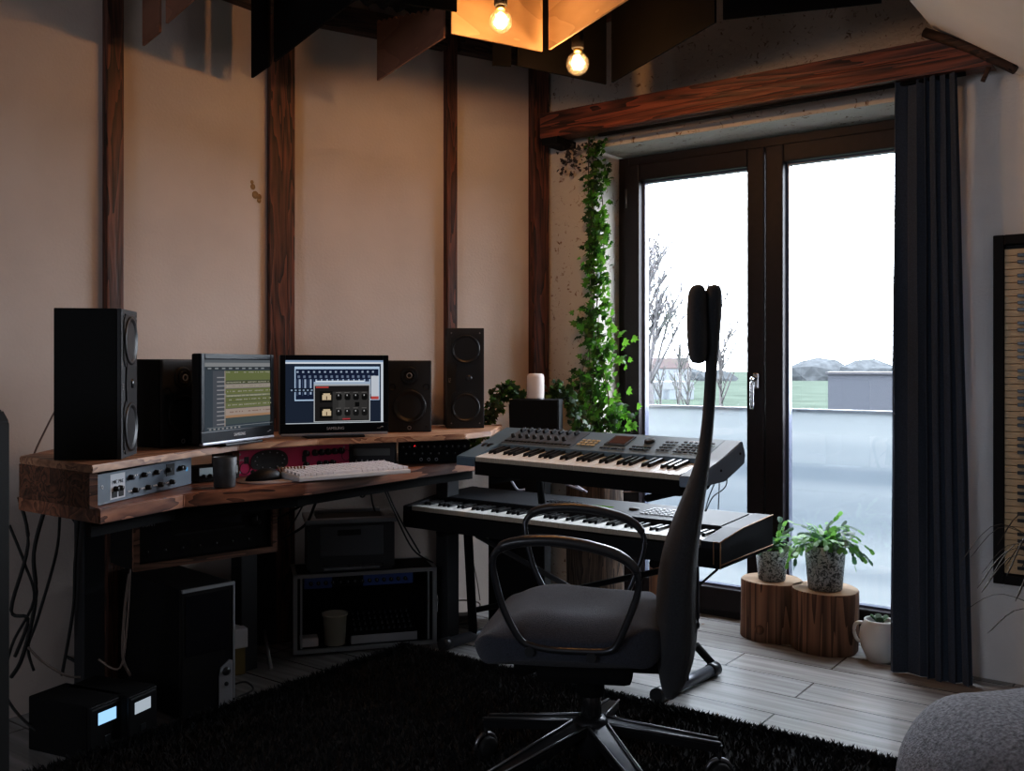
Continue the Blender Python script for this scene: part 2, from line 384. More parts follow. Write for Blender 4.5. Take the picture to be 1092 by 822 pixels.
# balustrade of milky glass just outside
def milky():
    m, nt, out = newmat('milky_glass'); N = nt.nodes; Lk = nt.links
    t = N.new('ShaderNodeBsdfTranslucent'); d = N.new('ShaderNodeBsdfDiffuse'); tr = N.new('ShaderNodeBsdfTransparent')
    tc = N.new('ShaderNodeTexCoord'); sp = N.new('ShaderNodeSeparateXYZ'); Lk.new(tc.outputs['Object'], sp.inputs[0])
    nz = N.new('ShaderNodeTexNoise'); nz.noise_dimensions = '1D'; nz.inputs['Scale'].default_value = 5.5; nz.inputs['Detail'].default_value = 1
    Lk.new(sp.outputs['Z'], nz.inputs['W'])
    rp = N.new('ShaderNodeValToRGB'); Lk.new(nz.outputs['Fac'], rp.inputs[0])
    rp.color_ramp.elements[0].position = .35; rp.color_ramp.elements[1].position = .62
    rp.color_ramp.elements[0].color = (.20, .225, .25, 1); rp.color_ramp.elements[1].color = (.30, .32, .33, 1)  # blurred bright and shadow bands behind the glass, put into its colour
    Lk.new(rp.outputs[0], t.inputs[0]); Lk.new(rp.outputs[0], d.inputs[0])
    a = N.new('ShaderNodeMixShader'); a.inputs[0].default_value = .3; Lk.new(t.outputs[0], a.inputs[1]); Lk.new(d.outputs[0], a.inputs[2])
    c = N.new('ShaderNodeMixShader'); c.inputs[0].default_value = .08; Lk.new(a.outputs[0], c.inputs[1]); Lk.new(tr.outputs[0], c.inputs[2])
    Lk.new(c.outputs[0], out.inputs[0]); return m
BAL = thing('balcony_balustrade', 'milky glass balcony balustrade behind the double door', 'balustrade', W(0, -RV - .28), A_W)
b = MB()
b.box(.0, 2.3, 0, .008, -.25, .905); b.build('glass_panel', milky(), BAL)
b = MB(); b.box(0, 2.3, -.008, .016, .905, .917); b.build('top_rail', mat('rail', (.20, .22, .25), .4), BAL)

# ------------------------------------------------------------------ outdoors
GZ = -.6
m_grass = mat('grass', (.029, .037, .030), 1.0, spec=0., noise=.25, nscale=.5)
b = MB(); b.box(-160, 160, .36, 260, GZ - .1, GZ); struct(b.build('ground', m_grass, loc=C0, rot=A_W), 'flat green field beyond the balcony', 'ground')
def tree(loc, h, lab, seed, spread=.5, dens=4, col=(.15, .12, .11), r0=.06):
    rnd = random.Random(seed); o = thing('bare_tree', lab, 'tree', loc, group='bare trees in the field')
    tr, br = MB(), MB()
    def grow(p, d, ln, r, lvl):
        n = 4; pts = [p]; dd = d.copy()
        for i in range(n):
            dd = (dd + Vector((rnd.uniform(-1, 1), rnd.uniform(-1, 1), rnd.uniform(-.3, .6))) * .13).normalized(); pts.append(pts[-1] + dd * ln / n)
        (tr if lvl == 0 else br).tube(pts, r, 4, rs=[r, r * .85, r * .7, r * .55, r * .4])
        if lvl >= 3: return
        k = (dens * 5 if lvl == 0 else dens + 1)
        for i in range(k):
            u = rnd.uniform(.28 if lvl == 0 else .2, 1); a = rnd.uniform(0, 2 * PI); idx = u * n; i0 = min(int(idx), n - 1); pp = pts[i0].lerp(pts[i0 + 1], idx - i0)
            side = Vector((math.cos(a), math.sin(a), 0)); nd = (dd * (1 - spread) + side * spread + Vector((0, 0, .25))).normalized()
            grow(pp, nd, ln * (.42 if lvl == 0 else .5) * (1.15 - u * .6), r * .46, lvl + 1)
    grow(Vector((0, 0, 0)), Vector((0, 0, 1)), h, r0, 0)
    m = mat('tree_bark_%d' % seed, col, .9, noise=.2)
    tr.build('trunk', m, o); br.build('branches', m, o); return o
tree(q(697, 21, GZ), 4.5, 'tallest pale birch-like bare tree seen at the left of the door glass', 3, .5, 6, (.05, .047, .05), .09)
tree(q(722, 24, GZ), 2.3, 'small thin bare tree right of the tall pale one', 5, .45, 2, (.03, .028, .028), .06)
tree(q(735, 22, GZ), 1.7, 'thin sapling just left of the chair back', 8, .4, 2, (.03, .028, .028), .04)
tree(q(770, 20, GZ), 3.1, 'slender bare tree right of the chair headrest', 11, .4, 3, (.035, .032, .032), .05)
tree(q(705, 26, GZ), 1.6, 'sapling in front of the distant white house', 13, .4, 2, (.03, .028, .028), .04)
def house(loc, w, d, h, rh, wallc, roofc, lab, rz=.2):
    o = thing('house', lab, 'house', loc, rz)
    MB().box(-w / 2, w / 2, -d / 2, d / 2, 0, h).build('walls', mat('hw' + lab[:9], wallc, .9), o)
    b = MB(); b.prism([(-w * .54, h), (w * .54, h), (w * .45, h + rh), (-w * .45, h + rh)], -d * .55, d * .55, M=RX(PI / 2)); b.build('roof', mat('hr' + lab[:9], roofc, .8), o)
    b = MB()
    b.box(-.5, .5, -.05, .05, -.6, .6)
    rowof('window', b, mat('hwin', (.05, .06, .07), .3), o, [(-w * .28, -d / 2 - .02, h * .55), (w * .02, -d / 2 - .02, h * .55), (w * .3, -d / 2 - .02, h * .55)])
    return o
house(q(706, 85, GZ), 3.4, 4, 1.5, .9, (.10, .09, .085), (.045, .030, .030), 'far house with a red tiled roof')
house(q(707, 50, GZ), 2.3, 2.4, .5, .4, (.12, .12, .12), (.06, .065, .07), 'low white house in front of the red-roofed one')
gh = thing('barn', 'flat grey building across the field in the right pane', 'building', q(930, 30, GZ), A_W + .25)
MB().box(-1.25, 2.2, -1, 1.5, 0, 1.45).build('walls', mat('barnwall', (.014, .016, .022), .9, noise=.15), gh)
MB().box(-1.32, 2.28, -1.08, 1.6, 1.45, 1.52).build('roof', mat('barnroof', (.010, .010, .014), .8), gh)
b = MB(); rnd = random.Random(2)
for i in range(26):
    x = rnd.uniform(-60, 60); s_ = rnd.uniform(1.0, 2.2)
    t = bmesh.new(); bmesh.ops.create_icosphere(t, subdivisions=2, radius=1)
    for v in t.verts: v.co *= 1 + rnd.uniform(-.16, .16)
    b.add(t, TR(x, rnd.uniform(-4, 4), s_ * .25) @ Matrix.Diagonal((s_ * 2, s_, s_, 1)))
o = b.build('treeline', mat('treeline', (.035, .038, .041), 1., spec=0., noise=.3, nscale=2), loc=(45, 110, GZ)); tag(o, 'hazy line of distant trees and shrubs on the horizon', 'trees', kind='stuff')

# ================================================================== CEILING PANELS
def panel(p0, p1, z0, z1, lab, m, wavy=False, th=.008, z1b=None):
    p0, p1 = Vector(p0).to_3d(), Vector(p1).to_3d(); loc, a, ln = span(p0, p1)
    z1b = z1 if z1b is None else z1b
    pts = [(-ln / 2, 0), (ln / 2, 0)]
    if wavy:
        k = 40
        for i in range(k + 1):
            u = 1 - i / k; pts.append((-ln / 2 + ln * u, z1 + (z1b - z1) * u - z0 + .007 * math.sin(u * 70)))
    else: pts += [(ln / 2, z1b - z0), (-ln / 2, z1 - z0)]
    b = MB(); b.prism(pts, -th / 2, th / 2, M=RX(PI / 2))
    o = b.build('ceiling_panel', m, loc=(loc.x, loc.y, z0), rot=a)
    return tag(o, lab, 'ceiling panel', 'hanging ceiling panels')
m_blk_ply = mat('black_stained_panel', (.004, .0035, .0035), .9, spec=.08, noise=.2)
Z2 = 2.2
def pq(px, py): Y = FPX * (Z2 - H) / (HY - py); return (xx(px, Y), Y, 0)
panel(pq(153, 49), pq(171, 34), Z2, 2.75, 'small reddish plywood panel hanging furthest left at the top', m_plyr)
panel(pq(178, 25), pq(209, -2), Z2, 2.75, 'reddish plywood panel second from the left at the top', m_plyr)
panel(pq(269, 83), pq(287.5, 70), Z2, 2.75, 'narrow black panel left of the bend post', m_blk_ply)
panel(pq(293, 66), pq(378, 0), Z2, 2.75, 'wide black slanting panel crossing the bend post', m_blk_ply)
panel(pq(403, 86), pq(474, 40), Z2, 2.425, 'brown plywood panel with a scalloped top edge', m_plyr, True, z1b=2.30)
panel(pq(430, 4), pq(487, 12.5), Z2, 2.4, 'small black panel above the brown scalloped one', m_blk_ply)
panel(pq(481, 36), pq(578, 55), Z2, 2.75, 'bright plywood panel right behind the higher bulb', m_ply)
panel(pq(586, 53), pq(672, -2), Z2, 2.75, 'bright triangular plywood panel between the two bulbs', m_ply)
panel(pq(525, 70), pq(545, 71), Z2, 2.6, 'tiny black panel under the higher bulb', m_blk_ply)
panel(pq(551, 70), pq(646, 90), Z2, 2.5, 'black panel behind the lower bulb', m_blk_ply)
panel(pq(653, 88), pq(763, 24), Z2, 2.5, 'large black panel right of the lower bulb', m_blk_ply)
panel(pq(771, 21), pq(940, 3), Z2, 2.5, 'rightmost black panel running towards the roof slope', m_blk_ply)
# bulbs
def bulb(px, py, Y, r, lab):
    z = zz(py, Y); o = thing('pendant_bulb', lab, 'light bulb', (xx(px, Y), Y, z), group='glowing globe bulbs')
    g = thinglass('bulb_glass_' + lab[:5], (1, .82, .6), .14, .25)
    b = MB(); b.lathe([(0, -r)] + [(r * math.sin(a), -r * math.cos(a)) for a in [PI * k / 12 for k in range(1, 11)]] + [(r * .42, r * 1.12)], 24); b.build('glass_globe', g, o)
    b = MB()
    for k in range(6):
        a = k * PI / 3; b.tube([(.011 * math.cos(a), .011 * math.sin(a), -.018), (.008 * math.cos(a), .008 * math.sin(a), .024)], .0022, 5)
    b.build('filament', emis((1, .62, .25), 45), o)
    b = MB(); b.cyl(.014, r * 1.0, r * 1.3, 16, bev=.002); b.build('cap', mat('brass', (.6, .42, .2), .3, 1), o)
    b = MB(); b.cyl(.021, r * 1.3, r * 1.3 + .07, 18, bev=.003); b.build('socket', m_matte, o)
    b = MB(); b.tube([(0, 0, r * 1.3 + .07), (0, 0, ZC - z)], .003, 6); b.build('cord', m_cable, o)
    l = bpy.data.lights.new('bulb_light', 'POINT'); l.energy = 15; l.color = (1, .60, .30); l.shadow_soft_size = .02
    lo = bpy.data.objects.new('bulb_light', l); COL.objects.link(lo); lo.parent = o
bulb(534, 23, 3.0, .037, 'upper left glowing globe bulb in a black socket'); bulb(616, 68, 3.3, .039, 'lower right glowing globe bulb hanging before the black panel')

# ================================================================== DESK
def wpoly(pts, z0, z1, M=None):
    return [(p[0], p[1]) for p in pts]
desk = thing('desk', 'corner desk with a red-brown wooden top and dark steel legs', 'desk', (-.9, 3.1, 0), A_L)
Mi = (Matrix.Translation((-.9, 3.1, 0)) @ RZ(A_L)).inverted()
def dl(p): v = Mi @ Vector((p[0], p[1], 0)); return (v.x, v.y)
DF = [(-1.035, 2.40), (-.92, 2.68), (-.78, 2.80), (-.63, 2.93), (-.42, 3.25), (-.235, 3.52), (-.12, 3.66)]
DBk = [(-.10, 4.16), (-.36, 4.02), (-.80, 3.76), (-1.08, 3.50), (-1.37, 3.18), (-1.47, 3.02), (-1.36, 2.635)]
b = MB(); b.prism([dl(p) for p in DF + DBk], .712, .75, bev=.003); b.build('desk_top', m_desk, desk)
b = MB()  # dark under-frame
for i in range(len(DF) - 1):
    p, r = Vector(dl(DF[i])), Vector(dl(DF[i + 1])); inn = Vector((0, .04)); v = [p + inn, r + inn, r + inn * 1.6, p + inn * 1.6]
    b.prism([(a.x, a.y) for a in v], .675, .712)
b.build('apron', m_matte, desk)
b = MB(); b.box(-.036, .036, -.03, .03, 0, .712, .004)
legs = [(-1.365, 3.09), (-.98, 3.50), (-.26, 3.86)]
for i, p in enumerate(legs):
    x, y = dl(p)
    if i == 0: g0 = b.build('leg', mat('grey_steel_leg', (.018, .019, .022), .6, .1), desk, loc=(x, y, 0))
    else: share(g0, desk, (x, y, 0))
# riser shelf
shelf = thing('monitor_shelf', 'raised wooden shelf along the back of the desk carrying the speakers', 'shelf', (-.9, 3.1, .75), A_L)
SF = [(-1.045, 2.38), (-.945, 2.77), (-.865, 3.02), (-.656, 3.23), (-.35, 3.37), (-.17, 3.48)]
SB = [(-.08, 3.63), (-.04, 4.02), (-.36, 4.00), (-.78, 3.73), (-1.10, 3.38), (-1.37, 2.88), (-1.35, 2.62)]
b = MB(); b.prism([dl(p) for p in SF + SB], .092, .112, bev=.003); b.build('shelf_top', m_shelf, shelf)
def sidebrd(p0, p1):
    a, c = Vector(dl(p0)), Vector(dl(p1)); n_ = (c - a).normalized(); n_ = Vector((-n_.y, n_.x)) * .022; b = MB()
    b.prism([tuple(v) for v in (a, c, c + n_, a + n_)], .0, .092); return b
o = sidebrd((-1.35, 2.62), (-1.06, 2.40)).build('end_board', m_deske, shelf)
sidebrd((-.36, 3.97), (-.30, 3.62)).build('support_board', m_deske, shelf)
sidebrd((-1.00, 3.22), (-.90, 3.08)).build('support_board', m_deske, shelf)

# ---------- speakers
def cone(parent, r, x, z, y=0., cap=True, trim_=True, rcap=.4):
    b = MB(); b.lathe([(r * 1.08, 0), (r * 1.08, .006), (r * .98, .008), (r * .92, .004), (r * .8, .002), (r * .35, -.02), (0, -.022)], 28, FY)
    o = b.build('driver', m_cone, parent, loc=(x, y, z))
    if cap:
        b = MB(); b.lathe([(r * rcap, -.019), (r * rcap * .8, -.010), (r * rcap * .45, -.005), (0, -.003)], 20, FY); b.build('dust_cap', m_dust, o)
    return o
def tower(loc, rz, w, h, d, lab):
    o = thing('loudspeaker', lab, 'speaker', loc, rz)
    b = MB(); b.box(-w / 2, w / 2, .012, d, 0, h, .003); b.build('cabinet', m_spk, o)
    b = MB(); b.box(-w / 2, w / 2, 0, .012, 0, h, .003); b.build('baffle', m_spkf, o)
    for z in (h * .79, h * .205):
        cone(o, w * .36, 0, z, 0, rcap=.3)
        b = MB(); bmesh_plate = [(-w * .4, -w * .30), (-w * .30, -w * .42), (w * .30, -w * .42), (w * .4, -w * .30), (w * .4, w * .30), (w * .30, w * .42), (-w * .30, w * .42), (-w * .4, w * .30)]
        b.prism(bmesh_plate, 0, .003, M=TR(0, 0, z) @ FY); b.build('driver_plate', m_cone, o)
    b = MB(); b.prism([(-w * .3, -w * .3), (w * .3, -w * .3), (w * .34, 0), (w * .3, w * .33), (-w * .3, w * .33), (-w * .34, 0)], 0, .004, M=TR(.01, 0, h * .5) @ FY); b.build('tweeter_plate', m_cone, o)
    b = MB(); b.lathe([(.014, 0), (.012, .005), (0, .007)], 16, FY); b.build('tweeter', m_dust, o, loc=(.012, -.003, h * .5))
    b = MB(); b.cyl(.003, 0, .002, 8, FY); rowof('screw', b, m_steel, o, [(sx * w * .38, -.0005, z) for sx in (-1, 1) for z in (h * .05, h * .95)])
    textmesh('badge', 'P22', .012, mat('badge', (.3, .3, .3), .5), o, (-w * .40, -.001, h * .48), (PI / 2, -PI / 2, 0))
    return o
SZ = .862
loc, a, ln = span((-1.033, 2.53, 0), (-1.058, 2.70, 0))
tower((loc.x, loc.y, SZ), a, .17, .40, .17, 'tall black loudspeaker at the left end of the shelf, turned sideways')
tower((xx(496.5, 3.80), 3.80, SZ), .12, .148, .398, .16, 'tall grey-black three-driver loudspeaker at the right end of the shelf')
def monitor_spk(loc, rz, lab, w=.165, h=.268, d=.20):
    o = thing('studio_monitor', lab, 'speaker', loc, rz)
    b = MB(); b.box(-w / 2, w / 2, .01, d, 0, h, .004); b.build('cabinet', m_spk, o)
    b = MB(); b.box(-w / 2, w / 2, 0, .01, 0, h, .006); b.build('baffle', m_spkf, o)
    c = cone(o, .058, 0, h * .36)
    c = cone(o, .019, 0, h * .79, rcap=.75); b = MB(); b.lathe([(.034, 0), (.034, .003), (.030, .004), (.02, .002)], 24, FY); b.build('tweeter_plate', m_cone, o, loc=(0, 0, h * .79))
    b = MB(); b.lathe([(.010, .0), (.011, .0025), (.008, .0032), (.007, 0)], 18, FY); b.build('tweeter_ring', m_silver, o, loc=(0, -.009, h * .79))
    b = MB(); b.lathe([(.0125, .002), (.012, .0), (0, -.004)], 16, FY); rowof('port', b, m_rubber, o, [(-w * .38, -.001, h * .63), (w * .38, -.001, h * .63)])
    b = MB(); b.lathe([(.0075, .0), (.0075, .002), (.005, .0022), (.005, 0)], 14, FY); b.build('emblem', m_silver, o, loc=(0, -.0005, h * .06))
    b = MB(); b.box(-.003, .003, -.012, 0, -.005, .005); b.build('knob', m_rubber, o, loc=(w * .38, 0, h * .08))
    return o
monitor_spk((xx(195, 2.95), 2.95, SZ), math.radians(63), 'black studio monitor speaker left of the two screens')
monitor_spk((xx(436.5, 3.58), 3.58, SZ), math.radians(5), 'black studio monitor speaker right of the two screens')

# ---------- screens
def rects(parent, name, base, lst, eps=.0003):
    b = MB(); mats = []; 
    for i, (x0, x1, z0, z1, c, s) in enumerate(lst):
        m = emis(c, s)
        if m not in mats: mats.append(m)
        b.mi = mats.index(m); y = base - eps * i * .15
        b.quad([(x0, y, z0), (x1, y, z0), (x1, y, z1), (x0, y, z1)])
    return b.build(name, mats, parent)
def monitor(pL, pR, lab, h, contents):
    loc, a, w = span(pL, pR); o = thing('computer_monitor', lab, 'monitor', (loc.x, loc.y, SZ), a)
    b = MB(); b.box(-w / 2, w / 2, .006, .035, .012, h, .006); b.build('back_housing', m_black, o)
    bz = .019; b = MB()
    b.box(-w / 2, -w / 2 + bz, 0, .012, .05, h, .003); b.box(w / 2 - bz, w / 2, 0, .012, .05, h, .003)
    b.box(-w / 2 + bz, w / 2 - bz, 0, .012, h - .018, h, .003); b.box(-w / 2, w / 2, 0, .012, .016, .05, .003)
    b.build('bezel', mat('glossy_black', (.005, .006, .009), .3, spec=.12), o)
    b = MB(); b.box(-w / 2 + .004, w / 2 - .004, -.004, .012, .008, .017, .003); b.build('silver_lip', mat('lip', (.32, .33, .37), .4, .5), o)
    b = MB(); b.box(-.10, .10, -.02, .14, 0, .008, .003); b.box(-.03, .03, .03, .05, 0, .15, .004); b.build('stand', m_black, o)
    x0, x1, z0, z1 = -w / 2 + bz, w / 2 - bz, .05, h - .018
    W_, H_ = x1 - x0, z1 - z0
    b = MB(); b.box(x0, x1, .004, .008, z0, z1); b.build('screen', m_black, o)
    rects(o, 'display', .0035, [(x0 + u0 * W_, x0 + u1 * W_, z0 + v0 * H_, z0 + v1 * H_, c, s) for (u0, u1, v0, v1, c, s) in contents])
    textmesh('brand_lettering', 'SAMSUNG', .0135, mat('lettering', (.5, .5, .52), .4), o, (.0 if w > .3 else 0, -.0006, .028), FR)
    b = MB(); b.tube([(-.012, -.001, 0), (-.002, -.001, 0), (.002, -.001, .004), (.01, -.001, .004)], .0012, 4); b.build('button_mark', m_silver, o, loc=(w / 2 - .03, 0, .03))
    return o
r_ = random.Random(4)
GY = (.10, .12, .14); c1 = [(0, 1, 0, 1, (.055, .075, .095), 1.)]
c1 += [(0, 1, .955, 1, (.12, .14, .16), 1.), (0, 1, .90, .955, (.26, .27, .28), 1.), (.03, 1, .855, .895, (.05, .06, .07), 1.)]
for k in range(9): c1.append((.05 + k * .1, .05 + k * .1 + .05, .865, .885, (.25, .28, .3), 1.))
c1 += [(.12, .29, .05, .84, (.09, .10, .12), 1.), (.285, .30, .05, .84, (.35, .28, .22), 1.)]
tr = [(.70, .84, (.16, .19, .06)), (.655, .695, (.10, .11, .05)), (.585, .65, (.33, .28, .22)), (.50, .58, (.17, .19, .06)), (.465, .495, (.27, .28, .14)), (.39, .46, (.15, .17, .055)), (.30, .385, (.17, .19, .07)), (.20, .295, (.40, .30, .24)), (.165, .20, (.42, .22, .10)), (.07, .16, (.075, .10, .10))]
for v0, v1, c in tr: c1.append((.30, 1, v0, v1, c, 1.))
for v in (.82, .675, .62, .545, .48, .425, .35, .25):
    for k in range(34):
        if r_.random() < .75: c1.append((.31 + k * .02, .31 + k * .02 + .013, v - .006 - r_.random() * .006, v + .006, (.5, .48, .36) if v != .25 else (.25, .12, .09), .8))
for k in range(12): c1.append((.14, .24 + .03 * r_.random(), .08 + k * .06, .095 + k * .06, (.3, .3, .32), 1.))
for k in range(8): c1.append((.03 + k * .06, .06 + k * .06, .012, .035, (.3, .3, .3), 1.))
c1.append((0, 1, .045, .05, (.3, .32, .34), 1.))
def tone(l, k, d):
    o = []
    for (a0, a1, b0, b1, c, st) in l:
        g = sum(c) / 3; o.append((a0, a1, b0, b1, tuple(round((x * (1 - d) + g * d) * k, 5) for x in c), st))
    return o
c1 = tone(c1, .72, .25)
monitor((-.925, 2.845, 0), (-.800, 3.215, 0), 'left flat screen showing a timeline of green and peach audio tracks', .285, c1)
BL = (.40, .55, .75)
c2 = [(0, 1, 0, 1, (.018, .028, .05), 1.), (0, 1, .97, 1, (.25, .36, .55), 1.), (0, 1, .945, .97, (.7, .75, .82), 1.), (.975, 1, .0, .95, (.6, .66, .75), 1.)]
c2 += [(.09, .96, .36, .90, BL, 1.1), (.10, .95, .38, .86, (.012, .02, .05), 1.)]
for k in range(15):
    u = .11 + k * .055; c2 += [(u, u + .02, .8, .83, (.3, .38, .5), 1.), (u + .01, u + .035, .72, .76, (.15, .2, .3), 1.), (u + .022, u + .04, .46, .70, (.32, .42, .58), 1.), (u + .002, u + .008, .44, .7, (.08, .12, .2), 1.)]
c2 += [(.87, .95, .38, .75, (.55, .60, .68), 1.), (.87, .95, .37, .42, (.5, .06, .05), 1.), (.04, .35, .50, .56, (.01, .015, .03), 1.)]
for k in range(7): c2.append((.05 + k * .04, .07 + k * .04, .515, .54, BL, .6))
c2 += [(.28, .86, .60, .66, (.35, .45, .6), 1.), (.30, .80, .655, .675, (.7, .8, .9), 1.), (.28, .86, .02, .62, (.42, .44, .46), 1.), (.29, .85, .035, .595, (.020, .018, .018), 1.), (.30, .43, .56, .585, (.45, .05, .04), 1.)]
c2 += [(.47, .84, .05, .5, (.045, .043, .042), 1.), (.53, .60, .05, .5, (.06, .058, .056), 1.)]
for v in (.36, .11): c2 += [(.34, .47, v - .03, v + .15, (.008, .008, .008), 1.), (.365, .455, v + .01, v + .09, (.62, .48, .30), 1.), (.375, .445, v + .09, v + .115, (.62, .48, .30), 1.), (.405, .415, v + .015, v + .07, (.1, .06, .04), 1.)]
for k in range(4):
    u = .505 + k * .088
    for v, g in ((.40, .007), (.15, .012)):
        c2 += [(u, u + .06, v - .02, v + .05, (g,) * 3, 1.), (u + .008, u + .052, v - .035, v + .065, (g,) * 3, 1.), (u + .02, u + .032, v + .03, v + .055, (.35, .35, .35), 1.), (u, u + .05, v + .085, v + .09, (.22, .21, .2), 1.)]
c2 += [(.70, .745, .26, .33, (.006,) * 3, 1.), (.57, .65, .055, .075, (.4, .03, .04), 1.)]
c2 += [(0, 1, -.0, .0 + .012, (.55, .6, .66), 1.)]
c2 = tone(c2, .8, .12)
monitor((-.785, 3.235, 0), (-.435, 3.375, 0), 'right flat screen showing a mixer window and a black plug-in with two dials', .285, c2)

# ---------- rack gear on desk
def knobs(parent, locs, r=.007, d=.012, m=None, name='knob'):
    b = MB(); b.lathe([(r, 0), (r * .85, d), (0, d)], 12, FY); b.mi = 1; b.box(-.0008, .0008, -d - .0006, -d + .001, 0, r * .8)
    return rowof(name, b, [m or m_rubber, m_silver], parent, locs)
DZ = .752
loc, a, ln = span((-1.058, 2.44, 0), (-.972, 2.90, 0)); w = ln
R1 = thing('rack_processor', 'blue-grey two-unit rack processor in the left end of the shelf', 'audio rack', (loc.x + .0, loc.y, DZ), a)
b = MB(); b.box(-w / 2 + .05, w / 2 - .02, .004, .11, .0, .078, .002); b.build('chassis', m_black, R1)
b = MB(); b.box(-w / 2, w / 2, 0, .004, 0, .080, .001); b.build('front_panel', m_blue, R1)
b = MB(); b.box(.0, .066, -.0006, 0, .008, .074); b.build('label_plate', mat('pale_plate', (.42, .43, .46), .5), R1, loc=(-w / 2 + .055, 0, 0))
textmesh('lettering', 'MIC PRE', .014, m_black, R1, (-w / 2 + .088, -.0008, .048), FR)
b = MB(); b.box(-.011, .011, -.0012, 0, -.008, .008); rowof('meter_window', b, m_rubber, R1, [(-w / 2 + .073, -.0004, .02), (-w / 2 + .103, -.0004, .02)])
textmesh('brand_lettering', 'Q', .012, m_white, R1, (-w / 2 + .02, -.0008, .042), FR)
b = MB(); b.box(-.022, .022, -.0012, 0, -.017, .017); b.build('display_window', m_rubber, R1, loc=(w / 2 - .12, 0, .056))
b = MB(); b.box(-.005, .005, -.001, 0, -.006, .006); b.build('status_light', emis((.2, .55, 1.), .5), R1, loc=(w / 2 - .028, 0, .048))
kl = [(-w / 2 + .075, 0, .035), (-w / 2 + .095, 0, .035)]
for k in range(4): kl += [(-w / 2 + .145 + k * .062, 0, .057), (-w / 2 + .165 + k * .062, 0, .02)]
kl += [(w / 2 - .07, 0, .055), (w / 2 - .055, 0, .055)]
knobs(R1, kl, .0075)
b = MB(); b.cyl(.0022, 0, .002, 8, FY); rowof('button', b, m_white, R1, [(-w / 2 + .16 + k * .062 + j * .008, -.0003, .06) for k in range(3) for j in range(3)] + [(-w / 2 + .135 + k * .062 + j * .007, -.0003, .02) for k in range(4) for j in range(3)])
# small mixer
MXr = thing('small_mixer', 'small silver mixer with dark knobs behind the mug', 'mixer', (-.915, 2.985, DZ), math.radians(50))
b = MB(); b.box(-.07, .07, 0, .09, 0, .045, .003); b.build('body', m_black, MXr)
b = MB(); b.box(-.068, .068, -.001, .001, .02, .043); b.build('front_strip', mat('pale_strip', (.42, .5, .52), .4), MXr)
knobs(MXr, [(-.055 + k * .022, -.001, .018) for k in range(6)], .006, .014)
# pink bean-shaped amp modeller
loc, a, ln = span((-.875, 3.075, 0), (-.605, 3.42, 0))
w = .455; P = thing('guitar_processor', 'pink two-unit rack processor with a black kidney-shaped display', 'audio rack', (loc.x, loc.y, DZ), math.atan2(3.40 - 3.09, -.605 + .875) - .06)
b = MB(); b.box(-w / 2 + .01, w / 2 - .01, .004, .16, 0, .08, .002); b.build('chassis', m_black, P)
b = MB(); b.box(-w / 2, w / 2, 0, .004, 0, .082, .001); b.build('front_panel', m_pink, P)
b = MB(); pts = []
for k in range(32):
    t = 2 * PI * k / 32; pts.append((.070 * math.copysign(abs(math.cos(t)) ** .75, math.cos(t)), .033 * math.copysign(abs(math.sin(t)) ** .75, math.sin(t)) - (.006 * math.cos(t * 1) ** 2 if True else 0)))
b.prism(pts, 0, .003, M=FY); b.build('display_surround', m_rubber, P, loc=(-.095, 0, .046))
b = MB(); b.box(-.03, .03, -.0005, 0, -.008, .008); b.build('lcd', mat('lcd_dark', (.03, .03, .035), .2), P, loc=(-.095, -.0035, .044))
b = MB(); b.lathe([(.0025, 0), (.002, .003), (0, .003)], 8, FY); rowof('button', b, m_silver, P, [(-.095 + .055 * math.cos(t), -.003, .045 + .026 * math.sin(t)) for t in [k * PI / 6 for k in range(12)]])
knobs(P, [(.045, 0, .058)] + [(.082 + k * .027, 0, .058) for k in range(5)], .0115, .014)
knobs(P, [(.045, 0, .02), (.10, 0, .02), (.127, 0, .02), (.154, 0, .02)], .0095, .014)
b = MB(); b.lathe([(.020, 0), (.020, .0012), (.018, .0014), (.018, 0)], 24, FY); b.build('emblem_ring', m_blk_key, P, loc=(-.185, 0, .024))
b = MB(); b.lathe([(.020, 0), (.020, .0012), (.018, .0014), (.018, 0)], 24, FY); b.build('emblem_ring', m_blk_key, P, loc=(.215, 0, .04))
textmesh('lettering', 'LINE 6', .010, m_white, P, (-.195, -.001, .048), FR)
b = MB(); b.cyl(.004, 0, .002, 10, FY); rowof('screw', b, m_silver, P, [(-.205, 0, .07), (-.205, 0, .012), (.205, 0, .07)])
b = MB(); b.box(-.008, .008, -.0014, 0, -.011, .011); rowof('switch', b, m_rubber, P, [(-.18, 0, .05), (.04, 0, .04)])
# LCD unit
U = thing('rack_display_unit', 'dark rack unit with a long pale display right of the pink processor', 'audio rack', (-.515, 3.475, DZ), math.radians(6))
b = MB(); b.box(-.092, .092, 0, .15, 0, .078, .003); b.build('chassis', mat('navy_black', (.012, .014, .02), .4), U)
b = MB(); b.box(-.066, .066, -.002, 0, -.013, .013, .0006); b.build('display_window', mat('lcd_pale', (.14, .16, .16), .25), U, loc=(.005, 0, .045))
textmesh('lettering', 'DAC', .007, m_silver, U, (-.07, -.001, .067), FR)
b = MB(); b.cyl(.003, 0, .003, 8, FY); rowof('button', b, m_silver, U, [(-.05 + k * .02, 0, .015) for k in range(6)])
